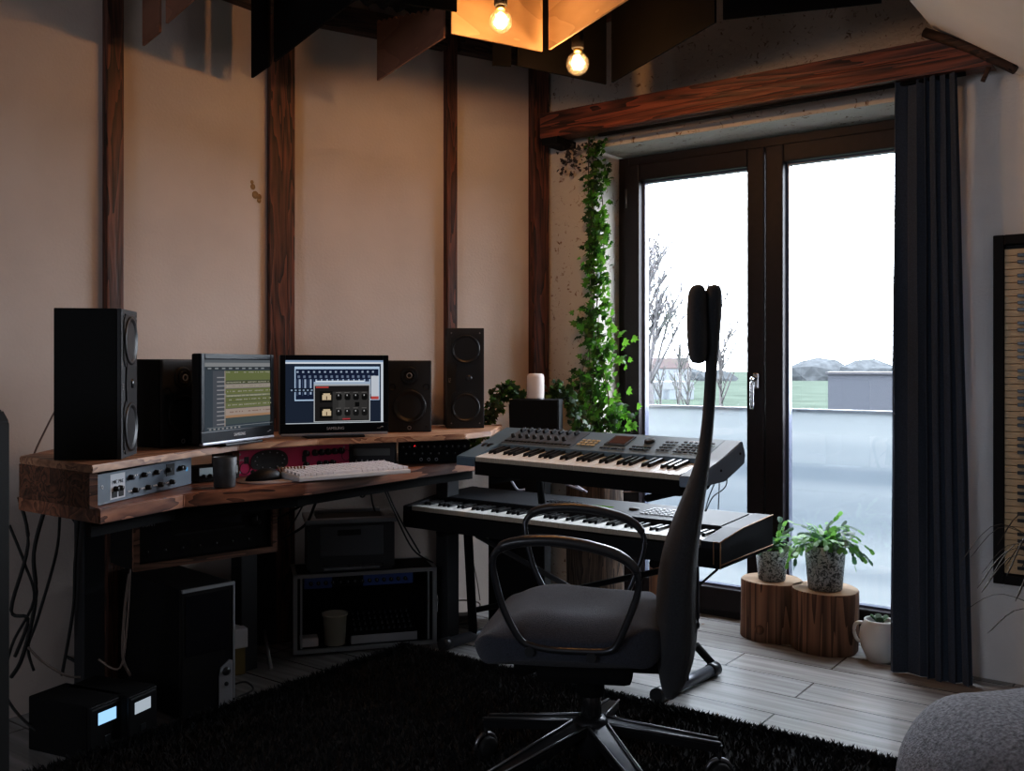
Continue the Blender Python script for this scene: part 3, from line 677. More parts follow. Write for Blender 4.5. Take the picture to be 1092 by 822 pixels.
# knob unit
V = thing('patch_mixer', 'black rack unit with many tiny knobs and a red light', 'audio rack', (-.225, 3.53, DZ), math.radians(8))
b = MB(); b.box(-.19, .07, 0, .15, 0, .079, .002); b.build('chassis', m_matte, V)
knobs(V, [(-.175 + k * .0225, 0, .06) for k in range(11)], .006, .012)
knobs(V, [(-.165 + k * .03, 0, .035) for k in range(8)], .005, .010)
b = MB(); b.lathe([(.006, 0), (.006, .003), (.004, .004), (.004, 0)], 10, FY); rowof('jack', b, m_silver, V, [(-.11 + k * .028, 0, .014) for k in range(3)])
b = MB(); b.lathe([(.0045, 0), (.003, .003), (0, .004)], 8, FY); b.build('red_light', emis((1, .03, .04), 2.2), V, loc=(-.132, -.001, .062))
# mug, mouse, pad, brush, keyboard
b = MB(); b.lathe([(0, 0), (.029, 0), (.031, .003), (.0355, .088), (.034, .0895), (.0325, .088), (.0285, .006), (0, .006)], 32)
mug = thing('mug', 'dark grey handleless stoneware mug at the desk edge', 'mug', (xx(239.5, 2.83), 2.83, DZ)); b.build('cup_body', m_cup, mug)
b = MB(); b.lathe([(0, .066), (.033, .066)], 24); b.build('coffee', mat('coffee', (.01, .006, .004), .1), mug)
pad = MB(); pad.lathe([(0, 0), (.108, 0), (.109, .002), (.108, .004), (0, .004)], 40)
o = pad.build('mouse_pad', mat('pad', (.42, .38, .40), .6), loc=(-.755, 3.0, .7505)); o.scale = (1, .85, 1); o.rotation_euler = (0, 0, .7); tag(o, 'round pale grey mouse pad on the desk by the mug', 'mouse pad')
ms = thing('computer_mouse', 'black computer mouse on the pale round pad', 'mouse', (-.775, 2.985, .7550), math.radians(35))
b = MB(); t = bmesh.new(); bmesh.ops.create_uvsphere(t, u_segments=24, v_segments=14, radius=1)
for v in t.verts:
    v.co.z = max(v.co.z, 0); v.co = Vector((v.co.x * .058, v.co.y * .031 * (1 - .12 * v.co.x), v.co.z * .034 * (1.0 + .25 * v.co.x)))
for f in t.faces: f.smooth = True
b.add(t); b.build('body', m_black, ms)
b = MB(); b.cyl(.006, -.003, .003, 12, RX(PI / 2)); b.build('scroll_wheel', m_dust, ms, loc=(-.035, 0, .026))
KB = thing('computer_keyboard', 'white computer keyboard in front of the pink processor', 'keyboard', (-.545, 3.115, .7545), (0, 0, math.radians(38)))
b = MB(); b.prism([(-.085, 0), (.085, 0), (.085, .022), (-.085, .012)], -.20, .20, M=RZ(PI / 2) @ RX(PI / 2), bev=.002); b.build('case', m_white, KB)
b = MB()
for r in range(6):
    y = -.068 + r * .0265; zt = .013 + (y + .085) * .060; x = -.19
    while x < .185:
        wk = .0165 if not (r == 0 and -.09 < x < -.03) else .10
        b.prism([(x, y), (x + wk, y), (x + wk - .002, y + .020), (x + .002, y + .020)], zt, zt + .008); x += wk + .0028
b.build('keycaps', mat('keycap', (.70, .67, .69), .5), KB)
br = thing('brush', 'small brown bristle brush lying by the keyboard', 'brush', (-.70, 3.055, .7565), math.radians(20))
b = MB(); b.box(-.05, .04, -.012, .012, .004, .018, .004); b.build('brush_back', wood('brushwood', (.12, .05, .02), (.3, .15, .08)), br)
b = MB()
for i in range(9):
    for j in range(3): b.tube([(-.045 + i * .010, -.009 + j * .008, .016), (-.046 + i * .0103, -.010 + j * .009, .032)], .0022, 4)
b.build('bristles', mat('bristle', (.22, .12, .07), .9), br)
# small white adapter by the left tower speaker
b = MB(); b.box(-.008, .008, -.01, .01, 0, .045, .003); tag(b.build('adapter', m_white, loc=(xx(142.5, 2.86), 2.86, SZ)), 'tiny white adapter between the two left speakers', 'adapter')

# ================================================================== UNDER DESK
def boxfront(px0, Y0, px1, Y1):
    return span((xx(px0, Y0), Y0, 0), (xx(px1, Y1), Y1, 0))
loc, a, w = boxfront(141, 2.86, 294, 3.18); zb = .495
RB = thing('hanging_rack_box', 'open wooden rack box hung under the desk top', 'box', (loc.x, loc.y, zb), a)
hh = .175; f_ = .018; b = MB(); m_box = wood('box_wood', (.05, .02, .01), (.26, .12, .07), 'x', .7, 12, .1)
b.box(-w / 2, -w / 2 + f_, 0, .18, 0, hh); b.box(w / 2 - f_, w / 2, 0, .18, 0, hh); b.box(-w / 2 + f_, w / 2 - f_, 0, .18, 0, f_); b.box(-w / 2 + f_, w / 2 - f_, 0, .18, hh - f_, hh); b.box(-w / 2 + f_, w / 2 - f_, .17, .18, f_, hh - f_)
b.build('case', m_matte, RB)
b = MB(); b.box(-w / 2, -w / 2 + f_, -.012, 0, 0, hh); b.box(w / 2 - f_, w / 2, -.012, 0, 0, hh); b.box(-w / 2 + f_, w / 2 - f_, -.012, 0, 0, f_); b.box(-w / 2 + f_, w / 2 - f_, -.012, 0, hh - f_, hh); b.build('wooden_front_frame', m_box, RB)
b = MB(); b.box(-.015, .015, .03, .15, hh, .712 - zb); rowof('hanger', b, m_matte, RB, [(-w / 2 + .02, 0, 0), (w / 2 - .03, 0, 0)])
hf = Vector((math.cos(a), math.sin(a), 0)); hn = Vector((-math.sin(a), math.cos(a), 0))
SN = thing('stereo_receiver', 'black stereo receiver inside the hung wooden box', 'receiver', Vector((loc.x, loc.y, zb + f_ + .001)) + hn * .012, a)
b = MB(); b.box(-w / 2 + f_ + .006, w / 2 - f_ - .006, .0, .15, .0, .132, .003); b.build('housing', m_black, SN)
textmesh('brand_lettering', 'SONY', .016, m_silver, SN, (-w / 2 + .055, -.0008, .108), FR)
b = MB(); b.box(-.10, .13, -.002, 0, .07, .076); b.build('trim_line', m_dust, SN)
b = MB(); b.box(-.09, .12, -.001, 0, .088, .112); b.build('display_window', mat('smoke', (.015, .015, .018), .1), SN)
knobs(SN, [(w / 2 - .07, 0, .09)], .02, .018); knobs(SN, [(-w / 2 + .05 + k * .055, 0, .03) for k in range(7)], .006, .008)
# tower PC
loc, a, w = boxfront(194, 2.95, 250, 3.08)
PC = thing('computer_tower', 'black computer tower with a silver-edged front under the desk', 'computer', (loc.x, loc.y, 0), a)
hp = .415
b = MB(); b.box(-w / 2, w / 2, .02, .45, .012, hp, .004); b.build('case', m_matte, PC)
b = MB(); b.box(-w / 2, w / 2, 0, .02, .012, hp, .002); b.build('front_door', m_black, PC)
b = MB(); b.box(-w / 2, w / 2, -.004, .004, hp - .008, hp + .002); b.box(w / 2 - .006, w / 2, -.004, .004, .012, hp); b.build('silver_edge', m_silver, PC)
b = MB(); b.box(-w / 2 + .012, w / 2 - .02, -.002, 0, hp * .50, hp - .02); b.build('drive_window', mat('smoke2', (.01, .01, .013), .08), PC)
b = MB(); b.prism([(w / 2 - .055, .012), (w / 2 - .008, .012), (w / 2 - .008, .165), (w / 2 - .02, .17), (w / 2 - .05, .15), (w / 2 - .055, .12)], 0, .004, M=FY); b.build('control_strip', m_silver, PC)
b = MB(); b.lathe([(.014, 0), (.012, .006), (0, .008)], 18, FY); b.build('power_button', m_dust, PC, loc=(w / 2 - .031, -.004, .135))
b = MB(); b.lathe([(.007, 0), (.006, .005), (0, .006)], 14, FY); b.build('reset_button', m_dust, PC, loc=(w / 2 - .031, -.004, .095))
b = MB(); b.box(-.008, .008, 0, .014, 0, .014, .001)
rowof('foot', b, m_rubber, PC, [(-w / 2 + .02, .03, 0), (w / 2 - .02, .03, 0), (-w / 2 + .02, .40, 0), (w / 2 - .02, .40, 0)])
# two UPS units
for (p0, Y0, p1, Y1, c, s, lab) in ((95, 2.67, 134, 2.79, (.35, .65, 1.), 1.1, 'nearer black power unit with a glowing blue display'), (137, 2.76, 168, 2.87, (.65, .75, .85), .55, 'black power unit with a pale display beside the computer tower')):
    loc, a, w = boxfront(p0, Y0, p1, Y1)
    o = thing('power_unit', lab, 'power unit', (loc.x, loc.y, 0), a); hu = .155
    b = MB(); b.box(-w / 2, w / 2, .008, .24, 0, hu, .005); b.build('housing', m_matte, o)
    b = MB(); b.box(-w / 2 + .002, w / 2 - .002, 0, .01, .002, hu - .002, .004); b.build('front_cover', m_black, o)
    b = MB(); b.box(-.034, .03, -.001, 0, -.017, .017); b.build('display', emis(c, s), o, loc=(0, 0, .112))
    b = MB(); b.box(-.011, .011, -.003, 0, -.009, .009, .002); b.build('button', m_dust, o, loc=(-.002, 0, .05))
    b = MB(); b.box(-w / 2 + .01, w / 2 - .01, -.002, 0, -.002, .002); b.build('trim_line', m_steel, o, loc=(0, 0, hu - .012))
# flight case
loc, a, w = span((-.832, 3.64, 0), (-.300, 3.79, 0)); hc = .30; dc = .21
FC = thing('flight_case', 'open-fronted flight case with metal edges under the printer', 'rack case', (loc.x, loc.y, .012), a)
m_al = mat('aluminium_edge', (.32, .33, .34), .45, .8); e = .014
b = MB(); b.box(-w / 2, -w / 2 + .012, 0, dc, 0, hc); b.box(w / 2 - .012, w / 2, 0, dc, 0, hc); b.box(-w / 2 + .012, w / 2 - .012, 0, dc, 0, .012); b.box(-w / 2 + .012, w / 2 - .012, 0, dc, hc - .012, hc); b.box(-w / 2 + .012, w / 2 - .012, dc - .01, dc, .012, hc - .012); b.build('shell', m_matte, FC)
b = MB()
for x in (-w / 2, w / 2 - e): b.box(x - .001, x + e + .001, -.006, .008, 0, hc + .001)
for z in (-.001, hc - e + .001): b.box(-w / 2, w / 2, -.006, .008, z, z + e)
for x in (-w / 2 - .001, w / 2 - e + .001): b.box(x, x + e, .008, dc, hc - .004, hc + .002)
b.box(-w / 2, w / 2, dc - .01, dc + .001, hc - .004, hc + .002); b.build('metal_edging', m_al, FC)
b = MB(); b.box(-.004, .004, .006, .012, .016, hc - .016); rowof('rack_rail', b, m_al, FC, [(-w / 2 + .03, 0, 0), (w / 2 - .03, 0, 0)])
b = MB(); b.box(-.003, .004, -.014, .0, -.02, .02, .002); rowof('latch', b, m_chrome, FC, [(w / 2 + .002, .01, .17), (w / 2 + .002, .01, .14)])
b = MB(); b.box(-.02, .02, -.02, .02, -.012, 0, .002); rowof('foot', b, m_rubber, FC, [(-w / 2 + .05, .05, 0), (w / 2 - .05, .05, 0), (-w / 2 + .05, dc - .05, 0), (w / 2 - .05, dc - .05, 0)])
fl = lambda x, y, z: Vector((loc.x, loc.y, .012)) + Vector((math.cos(a), math.sin(a), 0)) * x + Vector((-math.sin(a), math.cos(a), 0)) * y + Vector((0, 0, z))
o = thing('rack_preamp', 'blue-faced rack unit in the top slot of the flight case', 'audio rack', fl(-.03, .012, hc - .058), a)
b = MB(); b.box(-.20, .21, .003, .15, 0, .042); b.build('chassis', m_matte, o)
m_bp = mat('blue_panel', (.03, .07, .26), .4)
for x0, x1 in ((-.205, -.10), (.02, .215)): b = MB(); b.box(x0, x1, 0, .003, 0, .042); b.build('front_panel', m_bp, o)
knobs(o, [(-.18 + k * .028, 0, .02) for k in range(14)], .008, .012)
o = thing('rack_mixer', 'dark mixer with a silver lower edge at the bottom of the flight case', 'mixer', fl(.075, .03, .0135), a)
b = MB(); b.prism([(0, 0), (.15, 0), (.15, .08), (0, .032)], -.13, .13, M=RZ(PI / 2) @ RX(PI / 2)); b.build('chassis', m_black, o, rot=0)
b = MB(); b.box(-.13, .13, -.003, 0, 0, .032); b.build('silver_edge', m_silver, o)
b = MB(); b.lathe([(.005, 0), (.004, .012), (0, .012)], 8); rowof('knob', b, m_dust, o, [(-.11 + i * .022, .03 + j * .035, .042 + j * .012) for i in range(11) for j in range(4)])
o = thing('bucket', 'small cream plastic bucket standing in the flight case', 'bucket', fl(-.115, .055, .0135), a)
b = MB(); b.lathe([(0, 0), (.040, 0), (.046, .112), (.051, .113), (.051, .120), (.044, .119), (.038, .004), (0, .004)], 28); b.build('bucket_body', mat('cream', (.50, .46, .36), .5), o)
b = MB(); b.tube([(.05, 0, .112), (.035, .02, .095), (0, .052, .088), (-.035, .02, .095), (-.05, 0, .112)], .0018, 6, smooth=4); b.build('handle', m_steel, o)
b = MB(); b.box(-.04, .03, 0, .06, 0, .035, .006); tag(b.build('power_adapter', m_white, loc=fl(-.21, .03, .013), rot=a), 'white block at the left inside the flight case', 'adapter')
# printer
PR = thing('laser_printer', 'grey and black laser printer on top of the flight case', 'printer', fl(-.055, .005, hc + .003), a)
wp, hpn = .355, .205
b = MB(); b.prism([(-wp / 2 + .01, .0), (wp / 2 - .01, 0), (wp / 2 - .01, .20), (-wp / 2 + .01, .20)], .0, hpn - .015, bev=.01)
b.build('body', mat('printer_dark', (.028, .03, .034), .5), PR)
b = MB(); b.box(-wp / 2 + .055, wp / 2 - .055, -.006, .0, .06, hpn - .03, .004); b.build('front_panel', mat('printer_grey', (.085, .09, .10), .5), PR)
b = MB(); b.box(-.045, .045, -.008, -.004, .0, .022, .002); b.build('handle_recess', m_rubber, PR, loc=(-.01, 0, hpn - .065))
for nm, mm, z0, z1, i_ in (('top_cover', mat('printer_top', (.22, .225, .235), .45), hpn - .018, hpn, 0),):
    b = MB(); b.box(-wp / 2, wp / 2, -.02, .03, z0, z1, .007); b.box(-wp / 2, -wp / 2 + .045, .03, .21, z0, z1, .006); b.box(wp / 2 - .045, wp / 2, .03, .21, z0, z1, .006); b.box(-wp / 2 + .045, wp / 2 - .045, .17, .21, z0, z1 + .012, .006); b.build(nm, mm, PR)
b = MB(); b.prism([(.03, hpn - .016), (.17, hpn - .035), (.17, hpn - .002), (.165, hpn - .002)], -.13, .13, M=RZ(PI / 2) @ RX(PI / 2)); b.build('output_slope', m_rubber, PR)
b = MB(); b.prism([(-wp / 2 + .06, 0), (wp / 2 - .06, 0), (wp / 2 - .085, -.12), (-wp / 2 + .065, -.12)], -.004, .004, M=TR(0, 0, .022) @ RX(-.12)); b.build('paper_tray', mat('tray', (.12, .125, .135), .5), PR)
b = MB(); b.box(-.025, .025, -.01, 0, 0, .012); b.build('paper_stop', m_rubber, PR, loc=(0, -.105, .032))
b = MB(); b.lathe([(.012, 0), (.011, .004), (0, .004)], 14); b.build('button', m_silver, PR, loc=(wp / 2 - .025, .06, hpn))
# power strip + pale carton near tower + black column speaker stand
b = MB(); b.box(-.03, .03, -.04, .04, 0, .07, .006); tag(b.build('plug_adapter', m_white, loc=q(252, 3.44, .102), rot=.6), 'white plug adapter sticking out behind the computer tower', 'adapter')
b = MB(); b.box(-.02, .02, -.03, .03, 0, .10, .003); tag(b.build('yellow_box', mat('yellow_card', (.20, .14, .04), .7), loc=q(253, 3.46, 0), rot=.6), 'yellow box standing behind the computer tower', 'box')
o = thing('speaker_stand', 'black tripod stand between the computer tower and the flight case', 'stand', q(281, 3.62), .3)
b = MB(); b.box(-.045, .045, -.03, .03, .06, .66, .004); b.build('column', m_matte, o)
b = MB(); b.tube([(0, -.02, .12), (.02, -.16, .008)], .007, 8); b.build('leg', m_steel, o)
for k in (1, 2):
    b = MB(); b.tube([(0, -.02, .12), (.12 * math.sin(k * 2.1 + .9), -.14 * math.cos(k * 2.1 + .4) * -.6, .008)], .007, 8); b.build('leg', m_steel, o)
# black tall cabinet at the left frame edge
o = thing('floor_speaker', 'black floor-standing cabinet cut by the left edge of the photo', 'speaker', (-1.168, 2.02, 0), 0)
b = MB(); b.prism([(-.15, 0), (.045, 0), (.045, .985), (.03, 1.012), (-.15, 1.018)], -.12, .12, M=RX(PI / 2), bev=.004); b.build('cabinet', m_spk, o)
b = MB(); b.box(-.14, .035, -.125, -.12, .05, .95); b.build('grille', m_matte, o)

# cables --------------------------------------------------------
def cable(pts, r, lab, m=None, name='cable', group='loose cables around the desk'):
    b = MB(); b.tube(pts, r, 6, smooth=6); o = b.build(name, m or m_cable); return tag(o, lab, 'cable', group)
def qq(px, py, Y): return q(px, Y, zz(py, Y))
cable([qq(62, 432, 2.95), qq(50, 455, 2.93), qq(35, 488, 2.88), qq(30, 520, 2.85)], .0028, 'thin brown cable running down from the left speaker', m_cableg)
cab = [([(64, 546), (60, 590), (40, 660), (30, 690), (36, 715)], 2.95, .0045), ([(84, 550), (80, 600), (78, 650), (66, 720)], 3.0, .005), ([(100, 560), (84, 620), (82, 660), (92, 715)], 3.02, .005),
       ([(47, 545), (36, 590), (38, 640), (24, 700), (12, 722)], 2.8, .006), ([(20, 530), (30, 580), (12, 650), (30, 660), (16, 700)], 2.6, .005), ([(10, 560), (26, 600), (36, 640), (12, 690), (6, 740), (40, 780), (80, 790)], 2.6, .004),
       ([(72, 545), (96, 600), (70, 700)], 3.05, .003), ([(28, 676), (50, 690), (80, 705), (100, 720)], 3.0, .005), ([(52, 556), (58, 620), (52, 680), (46, 716)], 3.05, .003)]
for i, (pp, Y, r) in enumerate(cab):
    cable([qq(x, y, Y + .012 * k + .02 * i) for k, (x, y) in enumerate(pp)], r, ['black cable hanging nearest the desk corner', 'thick black cable beside the steel leg', 'black cable crossing behind the steel leg', 'black cable drooping at the far left', 'twisted black cable by the left cabinet', 'long cable looping down to the floor at the left', 'thin cable slanting across the wall', 'cable sagging sideways near the floor', 'thin straight cable against the pale wall'][i])
cable([qq(30, 690, 2.75), qq(45, 705, 2.77), qq(70, 720, 2.8), qq(85, 722, 2.85)], .004, 'pale tangled cable lying above the power units', m_cableg)
cable([qq(138, 612, 2.83), qq(133, 650, 2.84), qq(131, 700, 2.86), qq(139, 720, 2.90)], .0045, 'brown cable falling beside the computer tower', m_cableg)
cable([qq(139, 607, 2.82), qq(136, 660, 2.83), qq(128, 712, 2.84), qq(105, 703, 2.85)], .003, 'second brown cable beside the computer tower', m_cableg)
uc = [[(367, 512), (345, 530), (320, 540), (298, 552), (280, 560)], [(345, 515), (335, 540), (325, 560), (300, 575)], [(384, 512), (384, 528), (389, 528), (390, 513)], [(394, 512), (397, 535), (400, 545)], [(405, 510), (420, 545), (440, 585), (462, 600)], [(408, 512), (425, 550), (448, 590)], [(303, 520), (300, 540), (296, 560), (290, 580)], [(334, 518), (318, 548), (305, 570)]]
ul = ['thick black cable arching under the desk top', 'black cable sloping under the middle of the desk', 'small cable loop hanging under the desk edge', 'short cable dangling beside the loop', 'long cable slanting from desk to flight case', 'second slanting cable above the flight case', 'cable hanging behind the receiver box', 'cable hanging left of the printer']
for i, pp in enumerate(uc): cable([qq(x, y, 3.62 + .012 * k + .015 * i) for k, (x, y) in enumerate(pp)], .0055 if i < 2 else .0035, ul[i])
cable([qq(468, 665, 4.0), qq(476, 645, 4.02), qq(492, 640, 4.05), qq(512, 644, 4.06), qq(500, 660, 4.03), qq(480, 668, 3.98)], .003, 'pale cable coiled on the floor right of the flight case', m_cableg)
cable([qq(503, 573, 3.95), qq(503, 592, 3.95), qq(508, 615, 3.96), qq(512, 640, 3.97)], .002, 'thin pale cord hanging under the lower keyboard', m_cableg)
cable([qq(248, 730, 3.1), qq(262, 727, 3.12), qq(270, 735, 3.1), qq(256, 742, 3.05), qq(249, 745, 3.0)], .003, 'cable loop on the floor right of the computer tower')
b = MB(); b.box(-.07, .07, -.03, .03, 0, .04, .006); tag(b.build('power_strip', mat('grey_strip', (.12, .12, .12), .5), loc=q(483, 4.12, 0), rot=.2), 'grey power strip on the floor behind the flight case', 'power strip')

# ================================================================== SYNTHS
def keybed(parent, n_oct, extra, x0, y0, z, wk=.0232, ln=.14, tilt=0.):
    """white keys start at x0; front edge at y0; keys run to +y"""
    nw = n_oct * 7 + extra
    b = MB(); b.box(.0006, wk - .0006, 0, ln, -.018, 0, .0008); b.mi = 1; b.box(.0006, wk - .0006, -.0006, .0004, -.018, -.001)
    rowof('white_key', b, [m_whitek, m_keyb], parent, [(x0 + i * wk, y0, z) for i in range(nw)], rot=(tilt, 0, 0))
    b = MB(); b.prism([(0, 0), (ln * .64, 0), (ln * .64, .011), (.008, .011)], -.0055, .0055, M=RZ(PI / 2) @ RX(PI / 2), bev=.0012)
    rowof('black_key', b, m_blk_key, parent, [(x0 + i * wk, y0 + ln * .36, z - .0005 + ln * .36 * math.sin(tilt)) for i in range(1, nw) if (i % 7) not in (0, 3)], rot=(tilt, 0, 0))
    return nw * wk
# lower keyboard
loc, a, w = span((-.425, 3.725, 0), (.640, 2.94, 0)); w = 1.323
FRp = Vector((.640, 2.94, 0)); FLp = FRp - WD * w; a = A_W
LS = thing('stage_piano', 'long black 88-key keyboard with worn wooden-edged ends on the lower tier', 'keyboard', (FLp.x, FLp.y, .484), a)
b = MB(); D_ = .43
b.prism([(0, 0), (D_, 0), (D_, .112), (.17, .100), (.16, .060), (0, .060)], .0, w, M=TR(0, 0, 0) @ RZ(PI / 2) @ RX(PI / 2)); b.build('body', m_black, LS)
b = MB(); b.box(.03, w - .075, .17, D_ - .02, 0, .003, M=TR(0, 0, .0932) @ RX(.045)); b.build('control_panel', mat('panel_grey', (.010, .012, .016), .65, spec=.3), LS)
for x0 in (0, w - .065):
    b = MB(); b.prism([(0, 0), (D_, 0), (D_, .114), (.17, .103), (0, .082)], 0, .065 if x0 else .03, M=TR(x0, 0, 0) @ RZ(PI / 2) @ RX(PI / 2), bev=.001); b.build('end_cheek', mat('cheek', (.014, .016, .022), .65, spec=.3), LS)
b = MB()
xe = w + .0008
b.tube([(xe, 0, .083), (xe, .17, .104), (xe, D_, .115)], .0022, 5); b.tube([(xe, 0, .012), (xe, D_, .012)], .002, 5); b.tube([(xe, -.001, 0), (xe, -.001, .083)], .0025, 5); b.tube([(w - .022, -.001, .012), (w - .022, -.001, .082)], .002, 5); b.tube([(w - .022, -.001, .082), (xe, -.001, .082)], .002, 5)
b.build('worn_wood_edge', mat('raw_wood', (.34, .19, .10), .7), LS)
keybed(LS, 7, 3, .035, .012, .083, wk=.02355, ln=.135)
b = MB(); b.box(-.05, .05, -.012, .012, 0, .0015); b.build('lcd', emis((.30, .75, .05), .22), LS, loc=(w * .55, .29, .108))
b = MB(); b.box(-.007, .007, -.004, .004, 0, .004)
rowof('button', b, m_silver, LS, [(w * .70 + i * .019, .23 + j * .024, .107 + j * .001) for i in range(9) for j in range(5)])
b = MB(); b.box(-.005, .005, -.003, .003, 0, .004)
rowof('button', b, m_dust, LS, [(w * .50 + i * .014, .245, .1045) for i in range(9)])
b = MB(); b.lathe([(.02, 0), (.018, .008), (0, .008)], 20); b.build('data_wheel', m_rubber, LS, loc=(w * .655, .28, .108))
b = MB(); b.box(-.004, .004, -.02, .02, 0, .006); rowof('slider', b, m_dust, LS, [(w * .38 + i * .018, .28, .107) for i in range(8)])
# upper keyboard
UF = Vector((-.2, 3.42, 0)); UD = Vector((.74, -.673, 0)).normalized(); w = .99; a = math.atan2(UD.y, UD.x)
US = thing('synthesizer', 'blue-grey 61-key workstation synthesizer on the upper tier', 'synthesizer', (UF.x, UF.y, .722), (0, 0, a))
D_ = .275; kx = .092; kw = 36 * .0232
prof = [(.004, .006), (D_ * .6, .012), (D_, .085), (D_ - .008, .155), (.135, .104), (.130, .078), (.004, .052)]
b = MB(); b.prism(prof, kx - .002, kx + kw + .002, M=RZ(PI / 2) @ RX(PI / 2)); b.build('body', m_matte, US)
b = MB(); b.prism([(.132, .085), (D_ - .006, .10), (D_ - .006, .1565), (.134, .1055)], kx - .0015, kx + kw + .0015, M=RZ(PI / 2) @ RX(PI / 2)); b.build('top_panel', m_synth, US)
for x0, x1 in ((0, kx - .002), (kx + kw + .002, w)):
    b = MB(); b.prism([(0, .034), (D_ * .6, .040), (D_ + .005, .085), (D_ + .01, .115), (D_ - .008, .157), (.135, .106), (0, .066)], x0, x1, M=RZ(PI / 2) @ RX(PI / 2), bev=.003); b.build('end_block', m_synth if x0 == 0 else m_synth2, US)
keybed(US, 5, 1, kx, .004, .069, ln=.128, tilt=.17)
PM = lambda x, s: Vector((x, .136 + s * .130, .1055 + .002 + s * .050))       # point on the sloped panel
ang = math.atan2(.050, .131)
def onp(name, mb, m, locs):
    o = mb.build(name, m, US, loc=PM(*locs[0]), rot=(ang, 0, 0)); [share(o, US, PM(*l)) for l in locs[1:]]; return o
b = MB(); b.box(-.16, .16, -.063, .060, -.0025, 0); onp('control_strip', b, m_blue, [(.245, .52)])
b = MB(); b.box(-.005, .005, -.012, .012, 0, .012, .002); onp('slider', b, m_rubber, [(.11 + i * .036, .80) for i in range(8)])
b = MB(); b.lathe([(.008, 0), (.006, .013), (0, .013)], 12); onp('knob', b, m_rubber, [(.105 + i * .034, .42) for i in range(8)]); 
b = MB(); b.box(-.007, .007, -.004, .004, 0, .003, .001); onp('button', b, m_rubber, [(.10 + i * .018, .18) for i in range(17)])
b = MB(); b.box(-.007, .007, -.005, .005, 0, .003, .001); onp('lit_button', b, mat('warm_button', (.55, .42, .25), .4), [(.425 + i * .02, .25 + j * .12) for i in range(4) for j in range(3)])
b = MB(); b.box(-.0425, .0425, -.036, .036, -.001, .002, .001); onp('screen_bezel', b, m_rubber, [(.565, .60)])
b = MB(); b.box(-.034, .034, -.029, .029, 0, .0026); onp('lcd', b, mat('lcd_brown', (.07, .035, .035), .12), [(.565, .62)])
b = MB(); b.box(-.006, .006, -.0035, .0035, 0, .003, .001); onp('button', b, m_rubber, [(.53 + i * .015, .16 + .0) for i in range(7)] + [(.645 + i * .015, .2 + j * .13) for i in range(5) for j in range(2)] + [(.745 + i * .017, .25 + j * .14) for i in range(3) for j in range(4)] + [(.81 + i * .0195, .22 + j * .125) for i in range(6) for j in range(5)])
b = MB(); b.lathe([(.019, 0), (.017, .007), (.006, .006), (0, .006)], 22); onp('data_wheel', b, m_rubber, [(.678, .66)])
b = MB(); b.cyl(.022, -.006, .006, 18, RY(PI / 2)); rowof('pitch_wheel', b, m_rubber, US, [(.032, .12, .085), (.058, .12, .085)])
b = MB(); b.box(-.025, .025, -.002, .002, 0, .0015); b.build('ribbon', m_rubber, US, loc=(.045, .045, .0775), rot=(.25, 0, 0))
b = MB(); b.cyl(.004, 0, .002, 8, RY(PI / 2)); rowof('screw', b, m_rubber, US, [(w, .25, .118), (w, .135, .075)])
textmesh('lettering', 'YAMAHA', .018, m_silver, US, (.86, .22, .146), (ang, 0, 0))
# stand
ST = thing('keyboard_stand', 'two-tier dark steel keyboard stand with round floor bars', 'keyboard stand', (0, 0, 0), 0)
S = lambda t, d, z: W(t, d, z)
fr0, fr1 = Vector((.475, 3.145, .025)), Vector((.73, 3.43, .025)); t_ = (fr0 - C0).dot(WD)
fl0 = Vector((-.27, 3.72, .025)); fl1 = fl0 + (fr1 - fr0) 
for i, (p, r) in enumerate(((fr0, fr1), (fl0, fl1))):
    b = MB(); b.tube([p, r], .021, 14); o = b.build('floor_bar', mat('stand_grey', (.10, .105, .12), .3, .6), ST)
    d_ = (r - p).normalized()
    for e0, e1 in ((p - d_ * .005, p + d_ * .04), (r - d_ * .04, r + d_ * .005)):
        b = MB(); b.tube([e0, e1], .0245, 14); b.build('end_cap', m_dust, o)
    mid_ = (p + r) / 2; ftop = mid_ + Vector((0, 0, .40)) - d_ * .05
    b = MB(); b.tube([mid_ - d_ * .02, ftop + Vector((0, 0, .012))], .018, 8); b.build('upright', m_matte, ST)
    b = MB(); b.tube([ftop - d_ * .16 + Vector((0, 0, .038)), ftop + d_ * .18 + Vector((0, 0, .038))], .017, 8); b.build('support_arm', m_matte, ST)
rr0 = (fr0 + fr1) / 2; ll0 = (fl0 + fl1) / 2
b = MB(); b.tube([ll0 + Vector((0, 0, .40)), rr0 + Vector((0, 0, .10))], .011, 8); b.build('cross_brace', m_steel, ST)
b = MB(); b.tube([ll0 + Vector((0, 0, .10)), rr0 + Vector((0, 0, .40))], .011, 8); b.build('cross_brace', m_matte, ST)
b = MB(); b.tube([ll0 + Vector((0, 0, .44)), rr0 + Vector((0, 0, .44))], .014, 8); b.build('cross_bar', m_matte, ST)
for tt in (.14, .80):
    bp = UF + UD * (w * tt) + Vector((-UD.y, UD.x, 0)) * .31
    b = MB(); b.tube([(bp.x, bp.y, .60), (bp.x - .02, bp.y - .04, .79)], .014, 8); b.build('riser', m_matte, ST)
    u0 = bp + Vector((UD.y, -UD.x, 0)) * .27
    b = MB(); b.tube([(bp.x, bp.y, .712), (u0.x, u0.y, .706)], .012, 8); b.build('upper_arm', m_matte, ST)
b = MB(); b.tube([qq(742, 688, 3.5), qq(759, 707, 3.5)], .016, 6); b.build('rear_foot', m_matte, ST)
def P2(px, py, Y): return qq(px, py, Y)
cable([P2(757, 478, 3.1), P2(766, 500, 3.12), P2(756, 530, 3.15), P2(752, 545, 3.12)], .002, 'thin black cable behind the right end of the synthesizer')
